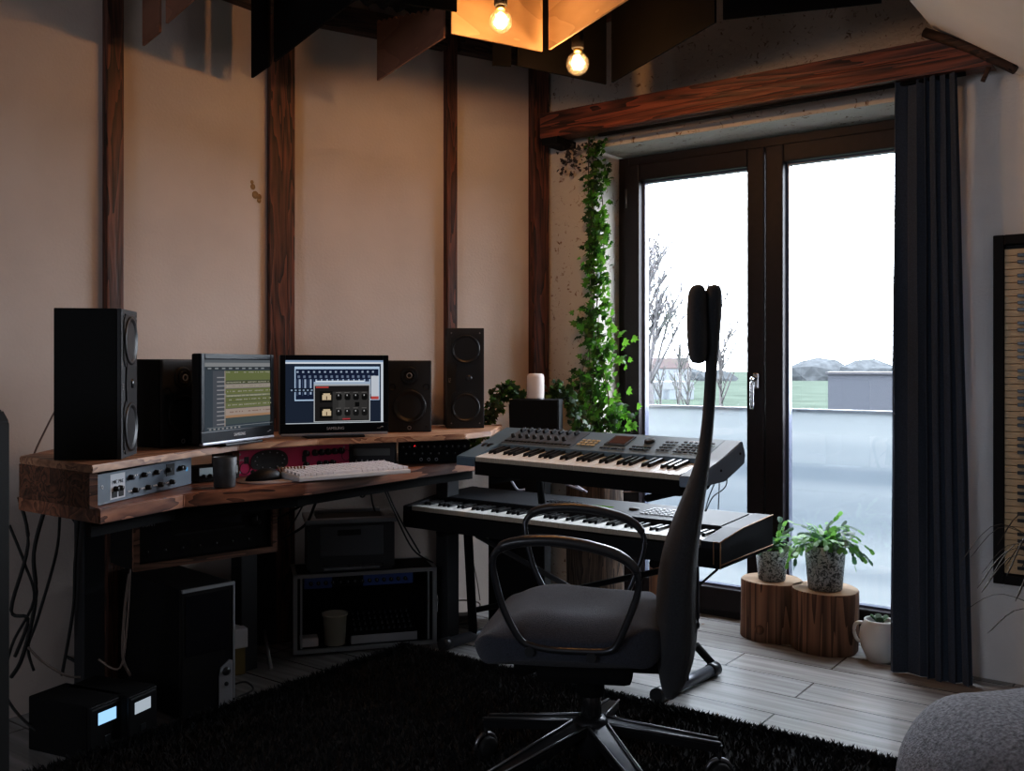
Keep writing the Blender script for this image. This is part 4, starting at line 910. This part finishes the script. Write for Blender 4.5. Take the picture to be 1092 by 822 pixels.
cable([P2(764, 480, 3.1), P2(767, 510, 3.14), P2(766, 543, 3.14)], .002, 'straight thin black cable behind the synthesizer end')
cable([P2(768, 478, 3.1), P2(775, 515, 3.16), P2(760, 530, 3.2), P2(753, 545, 3.25)], .0022, 'curved black cable hanging furthest right behind the synthesizer')
cable([P2(664, 525, 3.45), P2(690, 524, 3.45), P2(706, 527, 3.42), P2(720, 520, 3.35)], .003, 'pale cable stretched between the two keyboards', m_cableg)
for i, (c, l) in enumerate((([(582, 512), (592, 507), (604, 516), (622, 523)], 'pale blue cable bundle behind the lower keyboard'), ([(596, 510), (608, 513), (618, 520), (626, 525)], 'second pale cable in the bundle behind the lower keyboard'), ([(545, 512), (552, 522), (560, 522)], 'pale cable at the left between the two keyboards'))):
    cable([P2(x, y, 3.62 + .01 * i) for x, y in c], .005, l, m_cablew)
cable([P2(765, 607, 3.0), P2(750, 620, 3.05), P2(735, 632, 3.1), P2(700, 650, 3.2)], .004, 'black cable hanging from the right end of the lower keyboard')

# ================================================================== CORNER: pedestal, plants, logs
PX = W(.235, .30); o = thing('plant_pedestal', 'tall black pedestal in the room corner behind the keyboards', 'pedestal', (.045, 4.10, 0), A_W * .3)
b = MB(); b.box(-.13, .11, -.09, .09, 0, .70, .004); b.build('column', m_matte, o)
o = thing('black_box_speaker', 'black box on the corner pedestal under the white cylinder', 'box', (.105, 4.08, .70), A_W * .25)
b = MB(); b.box(-.105, .105, -.08, .08, 0, .268, .005); b.build('cabinet', m_matte, o)
b = MB(); b.box(-.10, .10, -.084, -.08, .006, .262, .001); b.build('grille', m_spk, o)
o = thing('smart_speaker', 'white rounded cylinder standing on the black box', 'cylinder', (xx(571, 4.08), 4.07, .969), 0)
b = MB(); b.lathe([(0, .0), (.036, 0), (.037, .004), (.037, .092), (.034, .103), (.026, .108), (0, .109)], 32); b.build('body', mat('warm_white', (.62, .54, .50), .5), o)
b = MB(); b.lathe([(.0385, -.001), (.0385, .004), (.036, .004)], 28); b.build('base_ring', m_dust, o)

def leafshape(kind):
    if kind == 'ivy': return [(0, 0), (.35, -.12), (.52, .12), (.32, .30), (.42, .58), (.14, .55), (0, 1.0), (-.14, .55), (-.42, .58), (-.32, .30), (-.52, .12), (-.35, -.12)]
    return [(0, 0), (.22, .12), (.30, .30), (.22, .38), (.34, .60), (.26, .72), (.28, .92), (0, 1.02), (-.28, .92), (-.26, .72), (-.34, .60), (-.22, .38), (-.30, .30), (-.22, .12)]
def addleaf(mb, p, d, nrm, s, kind, cup=.12):
    d = d.normalized(); sd = d.cross(nrm)
    if sd.length < .01: sd = d.cross(Vector((1, 0, 0)))
    sd.normalize(); nn = sd.cross(d).normalized()
    vs = [mb.bm.verts.new(p + sd * x * s + d * y * s + nn * (-abs(x) * cup * s * 2 - y * y * cup * s)) for x, y in leafshape(kind)]
    c = mb.bm.verts.new(p + d * .42 * s)
    for i in range(len(vs)):
        f = mb.bm.faces.new((c, vs[i], vs[(i + 1) % len(vs)])); f.material_index = mb.mi; f.smooth = True
rnd = random.Random(21)
# climbing ivy
IV = thing('climbing_ivy', 'green ivy climbing up the left side of the balcony door', 'ivy plant', W(.33, .05, .78))
inv = -Vector(IV.location)
lv, st = MB(), MB()
base = W(.36, .07, .78)
strands = []
for s in range(9):
    pts = []; topz = [2.13, 2.10, 1.95, 1.75, 1.6, 1.35, 1.2, 1.05, 1.0][s]; n = 14
    for i in range(n + 1):
        u = i / n; z = .80 + (topz - .80) * u
        sp = .07 * (1 - u) ** 1.2 + .02
        pts.append(W(.335 - .03 * u + math.sin(u * 7 + s) * sp * .5 + (s % 3 - 1) * sp * .7, .05 + math.cos(u * 6 + s * 2) * .03, z) + inv)
    strands.append(pts); st.tube(pts, .0022, 5, smooth=2)
def wid(z):   # leaf cloud half width by height
    for z0, z1, a0, a1 in ((.78, .95, .13, .14), (.95, 1.2, .13, .085), (1.2, 1.45, .085, .055), (1.45, 1.8, .06, .045), (1.8, 2.13, .04, .05)):
        if z0 <= z <= z1: return a0 + (a1 - a0) * (z - z0) / (z1 - z0)
    return .04
for k in range(1050):
    u = rnd.random() ** 1.15; z = .80 + 1.33 * u; hw = wid(z)
    x = rnd.gauss(0, .5) * hw; y = rnd.uniform(-.5, .8) * min(hw, .07)
    cl = .06 * math.sin(z * 23) * hw / .1 * .4
    p = W(.345 - .02 * u + x + cl, .055 + y, z) + inv
    d = (WD * (x / hw + rnd.uniform(-.6, .6)) + NW * rnd.uniform(.0, .7) + Vector((0, 0, rnd.uniform(-.9, .35)))).normalized()
    nr = (NW + Vector((rnd.uniform(-.7, .7), rnd.uniform(-.7, .7), rnd.uniform(0, .9)))).normalized()
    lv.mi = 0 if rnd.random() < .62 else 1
    addleaf(lv, p, d, nr, rnd.uniform(.022, .042) * (1.1 - .35 * u), 'ivy')
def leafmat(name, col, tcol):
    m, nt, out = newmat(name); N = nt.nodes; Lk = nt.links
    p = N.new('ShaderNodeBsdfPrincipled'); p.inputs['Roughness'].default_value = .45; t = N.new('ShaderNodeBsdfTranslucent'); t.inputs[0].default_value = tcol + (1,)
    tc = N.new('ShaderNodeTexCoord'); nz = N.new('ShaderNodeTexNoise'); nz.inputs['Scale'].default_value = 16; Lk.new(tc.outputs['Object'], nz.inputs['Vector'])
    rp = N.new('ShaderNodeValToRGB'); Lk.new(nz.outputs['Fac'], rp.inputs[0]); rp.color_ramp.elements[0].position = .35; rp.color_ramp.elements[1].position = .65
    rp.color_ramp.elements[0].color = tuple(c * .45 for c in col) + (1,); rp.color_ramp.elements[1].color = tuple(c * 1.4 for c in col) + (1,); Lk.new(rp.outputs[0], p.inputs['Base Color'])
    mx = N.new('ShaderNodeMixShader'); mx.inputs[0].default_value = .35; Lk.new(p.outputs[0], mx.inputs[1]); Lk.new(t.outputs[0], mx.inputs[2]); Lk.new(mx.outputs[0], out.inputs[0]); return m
m_ivy = leafmat('ivy_green', (.05, .14, .018), (.11, .28, .03)); m_ivyd = leafmat('ivy_dark', (.015, .045, .010), (.03, .09, .015))  # second material is a darker green, mixed in leaf by leaf at random
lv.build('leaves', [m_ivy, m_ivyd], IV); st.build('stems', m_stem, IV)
# dried flower tuft at the top of the ivy
b = MB()
for k in range(70):
    p = W(.17 + rnd.uniform(-.05, .14), .03 + rnd.uniform(0, .05), 2.06 + rnd.uniform(-.07, .06)) + inv
    addleaf(b, p, Vector((rnd.uniform(-1, 1), rnd.uniform(-1, 1), rnd.uniform(-1, .3))), NW, rnd.uniform(.012, .024), 'ivy')
b.build('dry_leaves', mat('dry_leaf', (.035, .03, .028), .8), IV)
pt = MB(); pt.lathe([(0, 0), (.05, 0), (.065, .10), (.07, .105), (.07, .115), (.062, .115), (.06, .10), (0, .095)], 24)
pt.build('pot', mat('clay_dark', (.10, .06, .04), .8), IV, loc=base + inv + Vector((0, 0, -.105)) - WD * .0 + NW * .06)
# trailing ivy around black box
IV2 = thing('trailing_ivy', 'dark trailing ivy around the black box and white cylinder', 'ivy plant', (.04, 4.20, .70)); inv = -Vector(IV2.location)
lv, st = MB(), MB()
for s in range(12):
    a0 = rnd.uniform(-.3, .3); pts = []
    side = -1 if s % 2 else 1
    for i in range(9):
        u = i / 8; pts.append(Vector((.09 + side * (.05 + .20 * u + .02 * rnd.random()), 4.19 - .06 * u, .97 + .07 * math.sin(PI * min(1, u * 1.3)) * (1 - s / 30) - .16 * u * u * (1 + s * .06))) + inv)
    st.tube(pts, .0018, 4)
    for p in pts:
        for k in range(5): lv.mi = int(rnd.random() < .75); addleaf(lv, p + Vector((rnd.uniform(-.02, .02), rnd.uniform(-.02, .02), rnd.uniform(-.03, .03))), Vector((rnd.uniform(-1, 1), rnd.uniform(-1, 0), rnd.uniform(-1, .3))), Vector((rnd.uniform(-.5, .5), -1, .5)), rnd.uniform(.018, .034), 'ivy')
lv.build('leaves', [m_ivy, m_ivyd], IV2); st.build('stems', m_stem, IV2)
pt = MB(); pt.lathe([(0, 0), (.045, 0), (.055, .24), (.05, .24), (.045, .22), (0, .22)], 20); pt.build('pot', m_matte, IV2)
# logs
def log(loc, r, h, lab, m, seed, ell=1.0, two=False):
    rnd = random.Random(seed); o = thing('log_stump', lab, 'log', loc); b = MB(); n = 40
    ph = [rnd.uniform(0, 6.28) for _ in range(4)]
    def rad(t, z): return r * (1 + .035 * math.sin(2 * t + ph[0]) + .025 * math.sin(3 * t + ph[1]) + .012 * math.sin(7 * t + ph[2]) + .02 * math.sin(z * 9 + t))
    zs = [0, .004, h * .25, h * .5, h * .75, h - .006, h]
    t = bmesh.new(); R = []
    for i, z in enumerate(zs):
        k = .975 if i in (0, len(zs) - 1) else 1
        R.append([t.verts.new((rad(2 * PI * j / n, z) * k * math.cos(2 * PI * j / n) * ell, rad(2 * PI * j / n, z) * k * math.sin(2 * PI * j / n), z)) for j in range(n)])
    for A, Bq in zip(R[:-1], R[1:]):
        for j in range(n): f = t.faces.new((A[j], A[(j + 1) % n], Bq[(j + 1) % n], Bq[j])); f.smooth = True
    t.faces.new(R[0][::-1]); b.add(t); b.build('bark', m, o)
    b = MB(); b.bm.faces.new([b.bm.verts.new((rad(2 * PI * j / n, h) * .975 * math.cos(2 * PI * j / n) * ell, rad(2 * PI * j / n, h) * .975 * math.sin(2 * PI * j / n), h + .0003)) for j in range(n)])
    b.build('cut_face', m_logtop, o)
    if two:
        b = MB(); t = bmesh.new(); bmesh.ops.create_icosphere(t, subdivisions=2, radius=.02); b.add(t, Matrix.Diagonal((1, .5, 1, 1))); b.build('knot', m_bark, o, loc=(-r * .6, -r * .78, h * .22))
    return o
tallz = .675
log((.345, 3.93, 0), .115, tallz, 'tall rough log standing behind the keyboards, carrying the ivy pot', m_barkd, 1)
log(W(.66, .03), .075, .26, 'narrow log stump partly hidden behind the office chair', m_bark, 2)
s1 = Vector((xx(823, 3.93), 3.93, 0)); s2 = Vector((xx(879.5, 3.77), 3.77, 0))
log(s1, .125, .235, 'left of the two squat log stumps before the door', m_bark, 5, 1.0, True)
log(s2, .132, .235, 'right of the two squat log stumps, beside the white jug', m_bark, 6)
# cactus pots
def cactus(loc, rp, hp_, lab, seed, spread, nst, bias=(0, 0)):
    rnd = random.Random(seed); o = thing('potted_cactus', lab, 'potted plant', loc, group='trailing cacti in mottled pots')
    b = MB(); b.lathe([(0, 0), (rp * .78, 0), (rp * .82, .004), (rp, hp_), (rp * .94, hp_), (rp * .9, hp_ - .015), (0, hp_ - .015)], 28); b.build('pot', m_pot, o)
    b = MB(); b.lathe([(rp * .92, hp_ - .012), (rp * .4, hp_ - .006), (0, hp_ - .004)], 20); b.build('soil', mat('soil', (.02, .014, .01), .95), o)
    b = MB()
    for s in range(nst):
        a = rnd.uniform(0, 2 * PI); el = rnd.uniform(.1, 1.25); p = Vector((rnd.uniform(-.4, .4) * rp, rnd.uniform(-.4, .4) * rp, hp_ - .01))
        d = Vector((math.cos(a) * math.cos(el) + bias[0], math.sin(a) * math.cos(el) + bias[1], math.sin(el))).normalized()
        for k in range(rnd.randint(4, spread)):
            s_ = rnd.uniform(.024, .033); nr = Vector((rnd.uniform(-.5, .5), rnd.uniform(-.9, .2), rnd.uniform(.1, 1)))
            if p.y < 0 and abs(p.x) < rp * 1.15 and p.z < hp_ + .002: break
            b.mi = int(rnd.random() < .45); addleaf(b, p, d, nr, s_, 'cact', .08); p = p + d * s_ * .95
            if rnd.random() < .2:
                addleaf(b, p, (d + Vector((rnd.uniform(-.8, .8), rnd.uniform(-.8, .8), .1))).normalized(), nr, s_, 'cact', .08)
            d = (d + Vector((rnd.uniform(-.22, .22), rnd.uniform(-.22, .22), -.30))).normalized()
            if math.hypot(p.x, p.y) < rp * 1.1 and p.z < hp_ + .01: p.z = hp_ + .012
    b.build('segmented_leaves', [leafmat('cact_a' + lab[:4], (.10, .22, .07), (.22, .50, .10)), leafmat('cact_b' + lab[:4], (.10, .15, .12), (.10, .22, .10))], o)
    return o
cactus(s1 + Vector((-.005, -.02, .237)), .066, .125, 'smaller trailing cactus in a mottled grey pot on the left stump', 31, 5, 70, (0, 0))
cactus(s2 + Vector((-.005, -.02, .237)), .079, .172, 'larger trailing cactus in a mottled grey pot on the right stump', 37, 8, 130, (.12, 0))
b = MB()
# jug
J = thing('white_jug', 'white ceramic jug with a handle next to the curtain', 'jug', (xx(938, 3.60), 3.60, 0), A_W)
b = MB(); b.lathe([(0, 0), (.042, 0), (.046, .006), (.066, .05), (.073, .09), (.070, .12), (.056, .148), (.055, .156), (.050, .156), (.050, .148), (.062, .12), (.064, .09), (.05, .02), (0, .012)], 32); b.build('body', m_vase, J)
b = MB(); b.tube([(-.057, 0, .135), (-.085, -.005, .130), (-.092, -.008, .10), (-.082, -.006, .07), (-.066, 0, .06)], .007, 10, smooth=5); b.build('handle', m_vase, J)
b = MB()
for k in range(6): addleaf(b, Vector((0, 0, .14)), Vector((math.cos(k), math.sin(k), 1.2)), Vector((0, 0, 1)), .045, 'cact')
b.build('leaves', m_leafd, J)
# small debris by the jug
for k, (px, Y) in enumerate(((741, 4.12), (748, 4.10))):
    b = MB(); addleaf(b, Vector((0, 0, .004)), Vector((1, .4 * k, .1)), Vector((0, 0, 1)), .02, 'ivy'); tag(b.build('dry_leaf', mat('dry_leaf2', (.12, .07, .05), .8), loc=q(px, Y, .001)), 'dry fallen leaf on the tiles left of the stumps', 'leaf', 'fallen leaves')

# curtain
CU = thing('curtain', 'dark blue-grey floor-length curtain at the right of the balcony door', 'curtain', W(1.62, .10), A_W)
b = MB(); nU, nV = 120, 30
for sh, x0t, x1t, x0b, x1b, folds, ph in ((0, .00, .115, -.015, .14, 1.7, .3), (1, .105, .215, .115, .265, 3.4, 1.2)):
    grid = []
    for j in range(nV + 1):
        v = j / nV; row = []
        for i in range(nU + 1):
            u = i / nU; x = (x0b + (x1b - x0b) * u) * (1 - v) + (x0t + (x1t - x0t) * u) * v
            amp = .019 - .004 * v
            y = math.sin(u * folds * 2 * PI + ph + .5 * math.sin(v * 3)) * amp * (.8 + .2 * math.sin(u * 9)) + .004 * math.sin(v * 14 + u * 6)
            xo = .006 * math.sin(u * folds * 4 * PI + 1)
            row.append(b.bm.verts.new((x + xo, -y - .01 - sh * .012, .001 + v * 2.137)))
        grid.append(row)
    for j in range(nV):
        for i in range(nU):
            f = b.bm.faces.new((grid[j][i], grid[j][i + 1], grid[j + 1][i + 1], grid[j + 1][i])); f.smooth = True
b.build('cloth', m_curt, CU)
b = MB(); b.tube([(-1.25, -.01, 2.128), (.24, -.01, 2.128)], .008, 8); o = b.build('curtain_rail', m_matte, loc=W(1.62, .10), rot=A_W); tag(o, 'thin black curtain rail under the timber beam', 'curtain rail')

# framed vertical keybed on the wall
t0 = 1.935; KW = thing('framed_piano_keys', 'black-framed old piano keyboard hung vertically on the right wall', 'wall decoration', W(t0, .002, .35), A_W)
fw, fh, bd = .42, 1.215, .034
b = MB(); b.box(0, bd, -.04, 0, 0, fh, .003); b.box(fw - bd, fw, -.04, 0, 0, fh, .003); b.box(bd, fw - bd, -.04, 0, 0, bd, .003); b.box(bd, fw - bd, -.04, 0, fh - bd, fh, .003); b.build('frame', mat('frame_black', (.006, .005, .005), .6, spec=.2), KW)
b = MB(); b.box(bd, fw - bd, -.008, 0, bd, fh - bd); b.build('backing', m_rubber, KW)
kh = .0235; nk = int((fh - 2 * bd) / kh)
b = MB(); b.box(bd + .001, bd + .15, -.030, -.010, .0008, kh - .0008, .0008); rowof('white_key', b, mat('aged_ivory', (.46, .35, .21), .45, noise=.1), KW, [(0, 0, bd + .004 + i * kh) for i in range(nk)])
b = MB(); b.box(bd + .042, bd + .15, -.040, -.028, -.0055, .0055, .001); rowof('black_key', b, m_blk_key, KW, [(0, 0, bd + .004 + i * kh) for i in range(1, nk) if i % 7 not in (0, 3)])

# pouf and dry plant bottom right
o = thing('pouf', 'grey knitted pouf at the bottom right corner', 'pouf', (1.11, 1.86, 0))
b = MB(); t = bmesh.new(); bmesh.ops.create_uvsphere(t, u_segments=48, v_segments=28, radius=1)
for v in t.verts:
    c = v.co; se = lambda x, e: math.copysign(abs(x) ** e, x)
    v.co = Vector((se(c.x, .8) * .33, se(c.y, .8) * .30, .225 + se(c.z, .7) * .225 + .006 * math.sin(c.x * 9) * (c.z > 0)))
for f in t.faces: f.smooth = True
b.add(t); b.build('cover', m_pouf, o)
o = thing('dry_grass_plant', 'dry grassy plant with thin arching blades at the right edge', 'potted plant', (1.62, 2.62, 0))
b = MB(); b.lathe([(0, 0), (.08, 0), (.11, .22), (.10, .22), (.09, .2), (0, .2)], 24); b.build('pot', m_matte, o)
b = MB(); rn = random.Random(3)
for k in range(46):
    a = rn.uniform(0, 2 * PI); ln = rn.uniform(.25, .42); hz = rn.uniform(.25, .5); pts = [Vector((0, 0, .2)), Vector((math.cos(a) * ln * .25, math.sin(a) * ln * .25, .2 + hz * .7)), Vector((math.cos(a) * ln * .7, math.sin(a) * ln * .7, .2 + hz)), Vector((math.cos(a) * ln, math.sin(a) * ln, .2 + hz * .75))]
    b.tube(pts, .003, 4, rs=[.003, .0035, .0028, .001], smooth=5, flat=.3)
b.build('blades', mat('dry_blade', (.05, .04, .028), .8), o)

# ================================================================== OFFICE CHAIR
CHX, CHY = .205, 2.48
ca = math.atan2(.16, -.985)
CH = thing('office_chair', 'dark grey high-back office chair with loop armrests on the black rug', 'office chair', (CHX, CHY, 0), ca)
# local: +x = facing, y lateral, z up
def sec(w, x, th, z): return (w, x, th, z)
def loftback(name, secs, m, parent, curve=.06, n=20):
    """secs: (z, x_front_of_centre, thickness, halfwidth, edge_forward)"""
    t = bmesh.new(); rings = []
    for z, x, th, hw, ef in secs:
        ring = []
        for k in range(n):
            a = 2 * PI * k / n; cy = math.copysign(abs(math.cos(a)) ** .75, math.cos(a)); sx = math.copysign(abs(math.sin(a)) ** .8, math.sin(a))
            y = cy * hw; ring.append(t.verts.new((x - th / 2 + sx * th / 2 + ef * (cy * cy), y, z)))
        rings.append(ring)
    for A, Bq in zip(rings[:-1], rings[1:]):
        for k in range(n): t.faces.new((A[k], A[(k + 1) % n], Bq[(k + 1) % n], Bq[k]))
    t.faces.new(rings[0][::-1]); t.faces.new(rings[-1])
    bmesh.ops.recalc_face_normals(t, faces=t.faces[:])
    for f in t.faces: f.smooth = True
    b = MB(); b.add(t); o = b.build(name, m, parent); s = o.modifiers.new('sub', 'SUBSURF'); s.levels = 1; s.render_levels = 2; return o
SC = FPX / CHY      # px per metre at the chair centre
def cu(px): return -(px - (CX + CHX / CHY * FPX)) / SC / .985
bk = [(732, 714, 709, .09, .0), (722, 724, 702, .13, .0), (700, 735, 699, .18, .0), (670, 741, 698, .205, .0), (640, 741, 697, .21, .0), (610, 741, 699, .20, .0), (580, 741, 705, .18, .0), (550, 745, 716, .15, .0), (520, 749, 728, .115, .0), (490, 753, 739, .08, .0), (450, 757, 745, .055, .0), (410, 759, 747, .05, .0), (380, 761, 749, .07, .0), (345, 764, 747, .105, .0), (315, 766, 747, .115, .0), (306, 762, 750, .09, .0)]
secs = []
for py, xr, xf, hw, ef in bk:
    z = H - (py - HY) / SC; secs.append((z, cu(xf) , (xr - xf) / SC, hw, ef))
loftback('backrest', secs, m_chair2, CH)
hb = [(388, 747, 735, .07), (382, 750, 731, .105), (360, 751, 729, .125), (330, 750, 729, .13), (313, 749, 730, .12), (306, 746, 734, .09)]
loftback('headrest', [(H - (py - HY) / SC, cu(xf), (xr - xf) / SC, hw, 0) for py, xr, xf, hw in hb], m_chair2, CH)
b = MB(); sx = cu(742); pts = [(sx + .006, -.165, .30), (sx + .004, -.18, .36), (sx - .004, -.15, .44), (sx - .004, -.10, .50)]
pts2 = [(cu(739) + .0, y, z) for y, z in ((-.10, .62), (-.125, .50), (-.10, .47), (0, .455), (.10, .47), (.125, .50), (.10, .62))]
b.tube(pts2, .004, 6, smooth=4); b.build('back_seam', m_chair, CH)
# seat cushion
t = bmesh.new(); nx, ny = 22, 22; 
def seatz(u, v): # u -1..1 front(+), v lateral
    e = (abs(u) ** 3.2 + abs(v) ** 3.2)
    top = .505 - .028 * max(0, u) ** 2 * 1.6 - .010 * (1 - v * v) * (1 - u * u) + .014 * math.exp(-((u - .35) / .35) ** 2) ; return top
bmesh.ops.create_cube(t, size=2); bmesh.ops.subdivide_edges(t, edges=t.edges[:], cuts=7, use_grid_fill=True)
for v in t.verts:
    c = v.co.copy(); u, w_, h_ = c.x, c.y, c.z
    r = (abs(u) ** 4 + abs(w_) ** 4) ** .25; m_ = max(abs(u), abs(w_)); k = m_ / r if r > 0 else 1
    u2, w2 = u * k, w_ * k
    wid_ = .235 + .012 * u2
    edge = max(0, (max(abs(u2), abs(w2)) - .72) / .28)
    top = seatz(u2, w2) - .045 * edge ** 2.2; bot = .375 + .035 * edge ** 2 - .02 * (u2 > .6) * 0
    z = bot + (top - bot) * (h_ + 1) / 2
    bulge = 1 + .035 * (1 - h_ * h_) * edge
    v.co = Vector((.045 + u2 * .235 * bulge, w2 * wid_ * bulge, z))
for f in t.faces: f.smooth = True
b = MB(); b.add(t); o = b.build('seat', m_chair, CH); s = o.modifiers.new('sub', 'SUBSURF'); s.levels = 1; s.render_levels = 2
b = MB(); b.box(-.11, .13, -.11, .11, .315, .375, .02); b.box(-.23, -.10, -.04, .04, .33, .37, .008); b.cyl(.035, .26, .33, 16); b.build('seat_mechanism', m_matte, CH)
b = MB(); b.tube([(.10, -.10, .335), (.11, -.16, .325), (.145, -.20, .285)], .010, 8, smooth=3, rs=[.007, .011, .012]); b.build('lever', m_dust, CH)
b = MB(); b.tube([(.13, -.05, .33), (.20, -.07, .30)], .028, 10); b.build('tension_knob', m_matte, CH)
# arms
ap = [(.171, .655), (.15, .680), (.10, .694), (.02, .697), (-.07, .684), (-.135, .662), (-.168, .628), (-.166, .58), (-.145, .52), (-.120, .462), (-.10, .445), (-.06, .441), (.03, .441), (.085, .450), (.112, .468), (.145, .53), (.165, .60)]
for sy in (-1, 1):
    b = MB(); yy = lambda z: sy * (.243 + .022 * max(0, (z - .44)) / .25)
    xo = .04
    b.tube([(x + xo, yy(z), z) for x, z in ap], .0085, 8, closed=True, smooth=4); o = b.build('armrest', mat('arm_metal', (.055, .058, .065), .28, .7), CH)
    b = MB(); b.tube([(x + xo, yy(z), z + .006) for x, z in ap[:7]], .017, 10, smooth=5, flat=.7, rs=[.010, .016, .018, .018, .017, .015, .009]); b.build('arm_pad', mat('arm_pad', (.03, .03, .033), .33), o)
    b = MB(); b.cyl(.012, -.008, .012, 12, RX(PI / 2)); rowof('bolt', b, m_dust, o, [(-.06 + xo, sy * .247, .43), (.085 + xo, sy * .247, .437)])
# base
b = MB(); b.cyl(.027, .155, .30, 20, bev=.002); b.build('gas_lift', mat('lift_black', (.01, .01, .011), .25), CH)
b = MB(); b.lathe([(.028, .10), (.045, .12), (.045, .19), (.034, .205), (.028, .205)], 24); b.build('hub', mat('base_dark', (.03, .03, .034), .3, .6), CH)
for k in range(5):
    aw = math.radians(2 + 72 * k) - ca
    b = MB(); M_ = RZ(aw)
    b.prism([(.030, -.030), (.34, -.017), (.352, 0), (.34, .017), (.03, .030)], -.012, .012, M=M_ @ TR(0, 0, .185) @ RY(.20), bev=.004)
    lg = b.build('leg', mat('base_dark', (.03, .03, .034), .3, .6), CH)
    b = MB(); b.tube([tuple(M_ @ Vector((.04, sy * .028, .192))) , tuple(M_ @ Vector((.335, sy * .016, .133)))], .0035, 6) if (sy := -1) else None
    sy = 1; b.tube([tuple(M_ @ Vector((.04, sy * .028, .192))), tuple(M_ @ Vector((.335, sy * .016, .133)))], .0035, 6); b.build('leg_edge', m_steel, lg)
    cw = M_ @ Vector((.335, 0, 0))
    b = MB()
    for s_ in (-1, 1): b.cyl(.028, s_ * .013 - .009, s_ * .013 + .009, 20, M=RZ(aw + .6 * k) @ RX(PI / 2), bev=.004)
    b.cyl(.006, -.0, .075, 10); b.build('caster', m_rubber, lg, loc=(cw.x, cw.y, .052))
    b = MB()
    t = bmesh.new()
    b.tube([tuple(RZ(aw + .6 * k) @ Vector((.033 * math.cos(q_), 0, .033 * math.sin(q_)))) for q_ in [PI * j / 8 for j in range(9)]], .006, 6, flat=1.); b.build('caster_hood', m_steel, lg, loc=(cw.x, cw.y, .053))

# ================================================================== RUG
RC = Vector((-.42, 3.70, 0)); ra = A_W
RUG = thing('shag_rug', 'black shaggy rug under the office chair', 'rug', RC, ra)
rw, rd = 1.96, 2.9
b = MB(); b.box(0, rw, -rd, 0, .001, .016, .006); b.build('backing', m_rug, RUG)
import array
verts = []; faces = []; rn = random.Random(9)
def blade(x, y, hgt, lean):
    a = rn.uniform(0, 2 * PI); c, s = math.cos(a), math.sin(a); w_ = .0028; k = len(verts)
    lx, ly = rn.uniform(-1, 1) * lean, rn.uniform(-1, 1) * lean
    verts.extend([(x - c * w_, y - s * w_, .012), (x + c * w_, y + s * w_, .012), (x + c * w_ + lx * .5, y + s * w_ + ly * .5, .012 + hgt * .65), (x - c * w_ + lx * .5, y - s * w_ + ly * .5, .012 + hgt * .65), (x + lx, y + ly, .012 + hgt)])
    faces.extend([(k, k + 1, k + 2, k + 3), (k + 3, k + 2, k + 4)])
for i in range(62000): blade(rn.uniform(0, rw), -rd * rn.random(), rn.uniform(.018, .034), .018)
for i in range(9000): blade(rn.uniform(0, rw), rn.uniform(-.02, .004), rn.uniform(.015, .035), .025)
for i in range(5000): blade(rn.uniform(-.004, .02), rn.uniform(-rd, 0), rn.uniform(.015, .035), .025)
me = bpy.data.meshes.new('pile'); me.from_pydata(verts, [], faces); me.materials.append(m_rug)
o = bpy.data.objects.new('pile', me); COL.objects.link(o); o.parent = RUG; o['kind'] = 'stuff'

# ================================================================== LIGHT
wd = bpy.data.worlds.new('sky'); bpy.context.scene.world = wd; wd.use_nodes = True
nt = wd.node_tree; nt.nodes.clear(); out = nt.nodes.new('ShaderNodeOutputWorld'); bg = nt.nodes.new('ShaderNodeBackground')
bg.inputs[0].default_value = (.86, .93, 1.0, 1); bg.inputs[1].default_value = 24; nt.links.new(bg.outputs[0], out.inputs[0])
def area(name, loc, rot, sx, sy, e, col, portal=False):
    l = bpy.data.lights.new(name, 'AREA'); l.shape = 'RECTANGLE'; l.size = sx; l.size_y = sy; l.energy = e; l.color = col
    if portal: l.cycles.is_portal = True
    o = bpy.data.objects.new(name, l); COL.objects.link(o); o.location = loc; o.rotation_euler = rot; return o
po = area('door_portal', W((T0 + T1) / 2, -.33, 1.05), (0, 0, 0), T1 - T0 + .1, 2.15, 1, (1, 1, 1), True)
po.rotation_euler = NW.to_track_quat('-Z', 'Y').to_euler()
# added cool fill light behind the viewer, no window built there
ra_ = area('rear_fill_light', W(1.3, DB - .1, 1.5), (0, 0, 0), 1.2, 1.2, 28, (.78, .86, 1.0))
ra_.rotation_euler = (-NW).to_track_quat('-Z', 'Y').to_euler()

cam = bpy.data.cameras.new('camera'); cam.sensor_width = 36; cam.lens = FPX / 1092 * 36; cam.shift_y = -(411 - HY) / 1092
co = bpy.data.objects.new('camera', cam); COL.objects.link(co); co.location = (0, 0, H); co.rotation_euler = (PI / 2, 0, 0)
bpy.context.scene.camera = co
vs = bpy.context.scene.view_settings; vs.view_transform = 'Standard'; vs.look = 'None'; vs.exposure = 0
vs.use_curve_mapping = True
cm = vs.curve_mapping; cc = cm.curves[3]
cc.points.new(.03, .021); cc.points.new(.12, .112); cc.points.new(.5, .51); cm.update()
